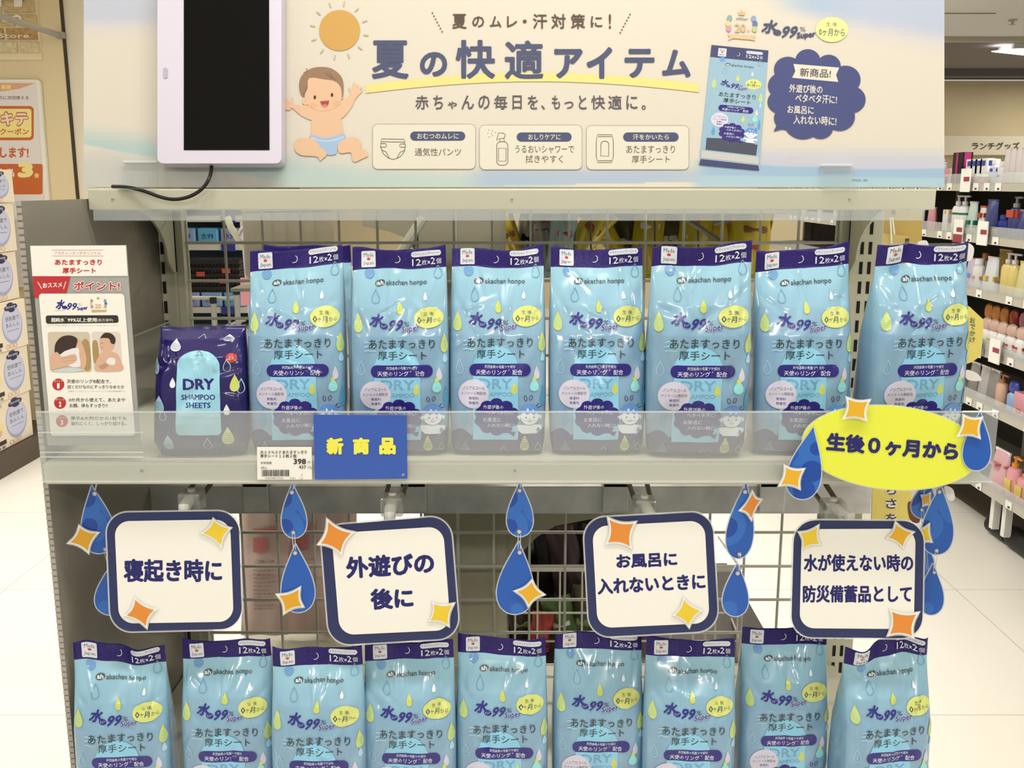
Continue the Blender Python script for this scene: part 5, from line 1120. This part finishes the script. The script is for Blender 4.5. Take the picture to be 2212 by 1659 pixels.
t = thing('curved_tube', 'curved cream metal tube behind the upper left of the grid', 'tube', P(500, 480, 1.5))
MB().tube([P(u, v, 1.5) for u, v in ((490, 468), (498, 490), (512, 512), (530, 535), (545, 560), (560, 600))], .0052, cream_metal, 10).tube([P(u, v, 1.5) for u, v in ((550, 486), (533, 488), (521, 496), (515, 508), (517, 520))], .003, cream_metal, 8).build('bend', t, smooth=True)
# snack bags
t = thing('rear_hang_bar', 'cream bar on the far side of the grid carrying hooks and snack bags', 'rail', P(1400, 455, 1.38))
q0, q1 = P(1098, 452, 1.37), P(1700, 452, 1.37); MB().box((q0.x, 1.30, q0.z-.004), (q1.x, 1.47, q0.z+.012), cream_metal).build('bar', t); HBZ = q0.z-.004
def bag(u, v, wpx, hpx, Y, m_, rot, label, patches=(), group=None, name='snack_bag', seed=0):
    c = P(u, v, Y); d = Y/ray(u, v).y; w, h = wpx/F*d, hpx/F*d; r = random.Random(seed+int(u)); t = thing(name, label, 'bag', tuple(c), group)
    n = 14; vs = []; ph = [r.uniform(0, 6) for _ in range(4)]; ro = math.radians(rot)
    def S(a, b, sgn, off=0):
        x = (a-.5)*w*(1-.06*math.sin(math.pi*b)); z = (b-.5)*h
        y = -sgn*(.018*(max(0, math.sin(math.pi*a))*max(0, math.sin(math.pi*b)))**.6+.0035*math.sin(a*9+ph[0]+b*5)*math.sin(b*8+ph[1])+.002*math.sin(17*a+ph[2]+b*11))-off
        return (c.x+x*math.cos(ro)-z*math.sin(ro), c.y+y, c.z+x*math.sin(ro)+z*math.cos(ro))
    mb = MB()
    for sgn in (1, -1):
        mb.add([S(i/n, j/n, sgn) for j in range(n+1) for i in range(n+1)], [(j*(n+1)+i, j*(n+1)+i+1, (j+1)*(n+1)+i+1, (j+1)*(n+1)+i) for j in range(n) for i in range(n)], m_)
    mb.build('film', t, smooth=True)
    for zz in (0, 1): MB().add([S(0, zz, 1, .001), S(1, zz, 1, .001), S(1, .93 if zz else .07, 1, .002), S(0, .93 if zz else .07, 1, .002)], [(0, 1, 2, 3)], m_).build('crimped_edge', t)
    for px_, py_, rx, ry, pm_ in patches:
        o = rrect(px_-rx, py_-ry*.42, px_+rx, py_+ry*.42, min(rx, ry*.42)*.9, 3); MB().add([S(x, y, 1, .0016) for x, y in o]+[S(px_, py_, 1, .002)], [(i, (i+1) % 16, 16) for i in range(16)], pm_).build('printed_patch', t)
    return t
foil = mat('bag_foil_yellow', (226, 196, 50), .18, .6, coat=.4); fdark = mat('bag_olive', (96, 88, 52), .3, .5); flb = mat('bag_pale_blue', (186, 206, 206), .3, .5); fgr = mat('bag_grey_print', (186, 176, 162), .3); fgold = mat('bag_gold', (196, 168, 40), .22, .6)
pr, pwt, pgn, pbr = mat('patch_red', (186, 74, 60), .4), mat('patch_white', (230, 226, 210), .4), mat('patch_green', (120, 140, 90), .4), mat('patch_brown', (150, 96, 58), .4)
bag(1106, 520, 40, 150, 1.40, foil, 18, 'narrow yellow foil bag at left end of the hanging snack bags', [(.5, .6, .3, .1, pbr)])
bag(1136, 520, 52, 150, 1.42, fgr, -14, 'grey printed snack bag with dark window, left of the pale blue bag', [(.5, .55, .25, .12, black_slot), (.5, .75, .3, .06, pbr)])
bag(1172, 525, 46, 150, 1.40, fgr, 4, 'grey striped snack bag hanging beside the pale blue bag', [(.5, .8, .35, .04, pbr), (.5, .7, .35, .03, pbr)])
bag(1214, 520, 60, 160, 1.38, flb, -6, 'pale blue snack bag with red motif behind the grid', [(.55, .6, .28, .10, pr), (.4, .85, .3, .07, pgn)])
bag(1258, 520, 66, 170, 1.41, foil, -38, 'yellow foil snack bag lying aslant right of the pale blue bag', [(.5, .7, .3, .1, pr)])
bag(1304, 510, 60, 160, 1.44, foil, 28, 'bright yellow foil bag with pointed silver corner', [(.4, .5, .3, .1, pwt)])
bag(1352, 528, 80, 150, 1.46, fdark, 3, 'dark olive snack bag in the middle of the hanging row', [(.5, .55, .34, .12, pwt)])
bag(1398, 520, 70, 160, 1.43, fgold, -6, 'gold snack bag with white cloud print', [(.5, .7, .32, .11, pwt), (.5, .45, .3, .1, pgn)])
bag(1452, 530, 74, 150, 1.46, fdark, 5, 'dark olive snack bag right of the gold one', [(.5, .6, .3, .12, pwt)])
bag(1500, 520, 76, 160, 1.42, fgold, -5, 'gold snack bag with pale lozenge print, third from right end', [(.5, .55, .32, .06, flb), (.5, .3, .3, .1, pbr)])
bag(1560, 520, 86, 160, 1.44, foil, 6, 'yellow snack bag crossed by the steel diagonal rod', [(.5, .75, .3, .08, pwt), (.4, .35, .25, .08, pr)])
bag(1620, 515, 92, 170, 1.41, foil, -4, 'large yellow snack bag with orange print at right end of the row', [(.55, .62, .3, .10, pbr), (.3, .75, .25, .06, flb), (.4, .4, .3, .08, pr)])
t = thing('diagonal_rod', 'grey steel rod running aslant behind the upper right grid', 'rod', P(1500, 500, 1.36)); MB().tube([P(1452, 452, 1.34), P(1590, 545, 1.34)], .0035, chrome, 8).build('rod', t)
for k, u in enumerate((1150, 1178, 1276, 1320, 1414, 1460, 1508)):
    if k % 2: continue
    t = thing('peg_hook', 'thin steel peg hook between the hanging snack bags, %s from the left' % ORD[k//2], 'hook', P(u, 470, 1.37), 'peg hooks among the snack bags'); MB().tube([(P(u, 462, 1.37).x, 1.37, HBZ), P(u, 462, 1.37), P(u+1, 560, 1.37)], .0016, chrome, 6).build('wire', t)
# pink packets, lower left
pkf = mat('packet_pink', (226, 196, 182), .35, noise=(12, .08)); pks = mat('packet_rose', (222, 140, 130), .4); pkt = mat('packet_text', (110, 96, 84), .5)
def packet(u0, u1, v0, v1, Y, label, strip=True):
    pl = TP((u0+u1)/2, v0, Y, 0, 0); t = thing('pink_packet', label, 'packet', pl.hit((u0+u1)/2, v1), 'pink packets behind the lower grid')
    mb = MB(); n = 10; g = []
    for s_ in (1, -1):
        vs = []
        for j in range(n+1):
            for i in range(n+1):
                a, b = i/n, j/n; p = pl.hit(u0+(u1-u0)*a, v0+(v1-v0)*b); p.y -= s_*.016*(math.sin(math.pi*a)*math.sin(math.pi*min(1, b+.08)))**.5+.002*math.sin(a*11+b*7+u0); vs.append(p)
        mb.add(vs, [(j*(n+1)+i, j*(n+1)+i+1, (j+1)*(n+1)+i+1, (j+1)*(n+1)+i) for j in range(n) for i in range(n)], pkf)
    mb.build('film', t, smooth=True)
    A = Art(); w = u1-u0; x0 = u0+w*.32; x1 = u0+w*.80
    if strip: A.rect(x0, v0+52, x1, v0+62, pks); A.rect(x0, v0+72, x0+w*.3, v0+104, pks)
    A.text('ご使用上の注意', x0+w*.1, v0+120, x1-4, v0+126, pkt, 0, res=1, L=2); A.line([(x0+4, v0+127), (x0+9, v0+118), (x0+14, v0+127)], .8, pkt, L=2, closed=True)
    for k in range(11): A.text(('袋は子供の手の届かない', '所に保管してください', '直射日光の当たらない')[k % 3], x0, v0+140+k*8.5, x1-(k % 3)*6, v0+144.5+k*8.5, pkt, 0, res=1, L=2)
    for v_, f_, m_, L_ in A.items: pass
    pf = Pl(pl.p-Vector((0, .0205, 0)), pl.n); A.diced(9).lay(lambda v, L: np.array([tuple(pl.hit(a, b, 0)+Vector((0, -.0165*max(0, math.sin(math.pi*(a-u0)/(u1-u0))*math.sin(math.pi*min(1, max(0, (b-v0)/(v1-v0)+.08))))**.5-.003-.0001*L, 0))) for a, b in v]), 'print', t)
packet(521, 622, 1080, 1372, 1.40, 'pink printed packet at left end behind the lower grid'); packet(612, 706, 1075, 1368, 1.43, 'pink printed packet partly behind the second drop mobile'); packet(690, 770, 1088, 1376, 1.45, 'pink printed packet beside the outdoor-play card edge', False)
t = thing('rear_shelf', 'beige rear shelf under the pink packets behind the grid', 'shelf', P(650, 1378, 1.45)); q0 = P(600, 1378, 1.43); MB().box((-.42, 1.2885, q0.z-.02), (P(903, 1100, 1.335).x-.004, 1.62, q0.z), cream_metal).build('board', t)
# goods in a wire basket, lower middle; shelf shade put into the dark colours
dk = [mat('dark_goods_%s' % n_, c_, .4, noise=(25, .3)) for n_, c_ in (('umber', (70, 54, 46)), ('black', (38, 34, 32)), ('plum', (66, 46, 50)), ('olive', (74, 76, 48)), ('red', (168, 60, 46)), ('green', (86, 112, 60)))]
t = thing('shade_backing_box', 'dark box added behind the basket goods to stand for deep shade', 'carton', P(1180, 1400, 1.72)); q0, q1 = P(1092, 1425, 1.60), P(1420, 1125, 1.60); MB().box((P(1092, 1425, 1.6).x, 1.64, P(1300, 1425, 1.42).z), (q1.x, 1.80, q1.z+.02), dk[1], bev=.003).build('box', t)  # shaded depth behind the goods, built as an added dark box
for k, (u, v, w, h, mi, Y, ro, lab) in enumerate(((1120, 1225, 64, 160, 0, 1.58, 6, 'dark umber bag at left of the basket'), (1172, 1215, 64, 170, 1, 1.60, -5, 'black bag in the middle of the basket'), (1222, 1215, 70, 170, 2, 1.58, 8, 'plum bag at the back of the basket'), (1285, 1215, 80, 170, 0, 1.60, -8, 'dark umber bag behind the bath-time card'), (1128, 1340, 64, 150, 0, 1.48, 4, 'brown packet low in the basket at left'), (1168, 1362, 50, 90, 4, 1.44, -10, 'small red packet low in the basket'), (1212, 1340, 66, 110, 5, 1.46, 14, 'green packet low in the basket'), (1262, 1335, 66, 150, 3, 1.47, -6, 'olive packet at right of the basket'))):
    bag(u, v, w, h, Y, dk[mi], ro, lab, [(.5, .5, .3, .12, (pwt, pgn, pbr)[k % 3])] if k >= 4 and k < 8 else (), name='dark_goods_bag', seed=k)
t = thing('rear_shelf', 'rear shelf darkened for shade under the wire basket, mostly behind the lower pouches', 'shelf', P(1300, 1440, 1.5)); q0 = P(960, 1425, 1.42); MB().box((P(960, 1425, 1.42).x, 1.40, q0.z-.02), (.42, 1.82, q0.z), dk[0]).box((.36, 1.2885, q0.z-.02), (.40, 1.42, q0.z-.002), dk[0]).build('board', t)  # board coloured umber in place of the shade lying on it
t = thing('wire_basket', 'white wire basket holding dark goods behind the lower grid', 'basket', P(1200, 1400, 1.42))
for v_, r_ in ((1228, .0026), (1232, .002), (1324, .0016), (1385, .0016)): MB().tube([P(1092, v_, 1.42), P(1600, v_, 1.42)], r_, wire_white, 6).build('rim_wire', t)
for u_ in range(1114, 1600, 48): MB().tube([P(u_, 1230, 1.42), P(u_-2, 1420, 1.42)], .0016, wire_white, 6).build('upright_wire', t)
MB().tube([P(1600, 1228, 1.42), P(1552, 1160, 1.75)], .002, wire_white, 6).tube([P(1600, 1385, 1.42), P(1560, 1290, 1.75)], .002, wire_white, 6).build('side_wire', t)
# far left aisle seen through the grid
R0 = 10.4
t = thing('distant_wipes_rack', 'distant white rack with blue wipes packs seen through upper left grid', 'shelf unit', (-3.3, R0, 0)); wr0, wr1 = P(385, 690, R0).x, P(640, 690, R0).x; rw = mat('rack_white', (236, 228, 206), .5)
MB().box((wr0, R0+.4, 0), (wr1, R0+.45, 2.0), mat('rack_back', (70, 84, 96), .7)).build('back', t)
lv = []
for v_ in (467, 528, 600, 664): z = P(450, v_, R0).z; lv.append(z); MB().box((wr0, R0, z-.06), (wr1, R0+.4, z), rw).build('shelf', t); MB().box((P(478, v_, R0).x, R0-.01, z-.07), (P(508, v_, R0).x, R0, z+.01), BLc).build('sign_plate', t)
for k, z in enumerate(lv[1:]):
    for j in range(3):
        x = wr0+.12+j*.24; w = thing('far_wipes_pack', 'distant wipes pack on the far white rack, %s shelf, %s from the left' % (('upper', 'middle', 'lower')[k], ORD[j]), 'wipes pack', (x, R0+.1, z), 'distant wipes packs on the far rack')
        MB().box((x-.11, R0+.02, z), (x+.11, R0+.2, z+.17), (LBc, mat('wipes_sky', (110, 190, 222), .3), pm('lavender', 170, 170, 206))[(j+k) % 3 if j < 3 else 0], bev=.02).build('pack', w, smooth=False)
        if j < 3: Art().text('水99', x*0+0, 0, 1, 1, i_logo, .03).lay(lambda v, L, x=x, z=z: np.stack([x-.07+v[:, 0]*.13, np.full(len(v), R0+.018), z+.12-v[:, 1]*.07], 1), 'lettering', w)
t = thing('shopping_baskets', 'stack of black shopping baskets with red tags seen through upper left grid', 'basket', P(460, 640, 8.4)); bk = mat('basket_black', (34, 32, 32), .5)
for j, v_ in enumerate((632, 618, 604, 590, 576)):
    a, b = P(392, v_, 8.4), P(516, v_-13, 8.4); M = MB(); n_ = 16
    M.box((a.x, 8.4, b.z-.03), (b.x, 8.8, b.z), bk).box((a.x, 8.42, a.z), (b.x, 8.78, a.z+.015), bk)
    for i in range(n_): x = a.x+(b.x-a.x)*i/n_; M.box((x, 8.41, a.z), (x+.018, 8.425, b.z), bk)
    M.build('basket', t)
for u_ in (396, 512): MB().tube([P(u_, 634, 8.6), (P(u_, 634, 8.6).x, 8.6, 0)], .012, bk, 8).build('stand_leg', t)
for u_, v_ in ((425, 597), (475, 612), (480, 590)): a = P(u_, v_, 8.38); MB().box((a.x, 8.37, a.z), (a.x+.07, 8.385, a.z+.04), pr).build('red_tag', t)
t = thing('basket_trolley', 'grey tubular basket trolley standing beyond the grid at left', 'trolley', P(480, 760, 5)); tg = mat('trolley_grey', (140, 134, 122), .4)
for u_, v0, v1 in ((461, 655, 760), (511, 636, 770)): MB().tube([P(u_, v0, 5.0), (P(u_, v0, 5).x, 5.0, 0)], .014, tg, 10).lathe([(.018, 0), (.018, .03)], P(u_, v0, 5.0), black_slot, 10).build('post', t)
MB().tube([P(400, 643, 5.05), P(511, 645, 5.05)], .010, tg, 8).tube([P(470, 712, 5.0), P(530, 690, 5.0)], .009, tg, 8).build('bar', t)
t = thing('pink_standee', 'narrow pink and lilac printed panel left of the first pouch, far behind', 'panel', P(525, 640, 3.2)); pl = YP(3.2)
MB().slab([(518, 480), (555, 480), (640, 1390), (600, 1390)], pl, .02, pm('standee_lilac', 206, 196, 214)).slab([(519, 600), (556, 600), (558, 660), (520, 660)], pl, .004, pm('standee_pink', 226, 150, 156), off=.003).build('panel', t)
# right side extras
t = thing('yellow_board_bag', 'mustard yellow hanging board with white cord right of the slotted upright', 'bag', P(1940, 540, 1.5)); mus = mat('mustard', (190, 160, 84), .5); mus2 = mat('mustard_light', (206, 182, 104), .5)
pl = YP(1.5); MB().slab([(1872, 455), (1992, 455), (1990, 700), (1885, 700)], pl, .02, mus).build('board', t); MB().slab([(1898, 502), (1962, 510), (1962, 620), (1898, 620)], pl, .008, mus2, off=.009).build('pocket', t)
MB().tube([P(1923, 470, 1.48), P(1925, 500, 1.48), P(1926, 526, 1.48)], .0012, clipw, 6).tube([P(1928, 470, 1.48), P(1932, 506, 1.48)], .0012, clipw, 6).tube([P(1960, 515, 1.48), P(1956, 545, 1.48)], .003, chrome, 6).build('cord', t)
t = thing('outing_tag', 'yellow octagonal tag with vertical lettering behind the rightmost upper pouch', 'sign', P(2095, 795, 1.25)); pl = YP(1.25); yt = mat('tag_yellow', (238, 216, 110), .5)
MB().slab([(2050, 655), (2094, 662), (2124, 690), (2124, 720), (2117, 770), (2100, 772+10), (2050, 800)], pl, .002, yt).build('board', t)
A = Art(); gi = mat('tag_green_ink', (96, 120, 92), .5)
for k, ch in enumerate('おでかけ'): A.text(ch, 2095, 686+k*14, 2107, 698+k*14, gi, .02, L=1)
A.on(pl, 'lettering', t)
t = thing('vertical_strip_sign', 'yellow vertical strip sign hanging behind the rightmost square card', 'sign', P(1925, 1210, 1.22)); pl = YP(1.22)
MB().slab([(1885, 1040), (1970, 1040), (1962, 1215), (1880, 1215)], pl, .002, yt).build('strip', t); A = Art()
for ch, y0 in (('ち', 1046), ('さ', 1076), ('を', 1108)): A.text(ch, 1911, y0, 1939, y0+24, white_card, .12, L=1); A.text(ch, 1913, y0+1, 1937, y0+23, mat('strip_brown', (98, 66, 44), .5), .03, L=2)
A.poly(smooth_closed([(1962, 1085), (1984, 1092), (1986, 1128), (1966, 1122)]), mat('strip_dark', (110, 66, 44), .5)); A.on(pl, 'lettering', t)
arm_ = lambda t_, a_, b_: MB().tube([a_, b_], .003, acry3, 8).build('holder_arm', t_)
t_ = [o for o in bpy.data.objects if o.name == 'yellow_board_bag'][0]; MB().tube([P(1930, 462, 1.5), P(1930, 430, 1.5), (.47, 1.29, P(1930, 430, 1.5).z)], .003, chrome, 6).build('hanger', t_)
arm_(bpy.data.objects['outing_tag'], P(2060, 720, 1.252), (.472, 1.28, P(2060, 720, 1.252).z)); arm_(bpy.data.objects['vertical_strip_sign'], P(1925, 1045, 1.222), (.472, 1.28, P(1925, 1045, 1.222).z))
for (pts, lab) in (([(2076, 528), (2090, 524), (2104, 536), (2098, 562), (2078, 560)], 'white card corner just behind the top of the rightmost upper pouch'), ([(1984, 524), (2002, 520), (2006, 540), (1985, 540)], 'small white card end between the mustard board and the gondola'), ([(2088, 800), (2110, 806), (2120, 822), (2090, 820)], 'white card tip below the octagonal tag'), ([(2040, 1052), (2058, 1056), (2062, 1078), (2048, 1080)], 'white card tip above the rightmost drop')):
    pl = YP(1.3 if pts[0][1] < 1000 else .95); t = thing('white_card_tip', lab, 'card', pl.hit(*pts[0])); MB().slab(smooth_closed(pts, 4), pl, .002, clipw).build('card', t); a_ = pl.hit(*pts[0]); MB().tube([a_+Vector((0, .002, 0)), (.47, 1.28, a_.z)] if a_.y > 1 else [a_+Vector((0, .002, 0)), (.44, 1.0, a_.z), (.44, 1.18, a_.z)], .002, acry3, 6).build('holder_arm', t)
build_pouches()
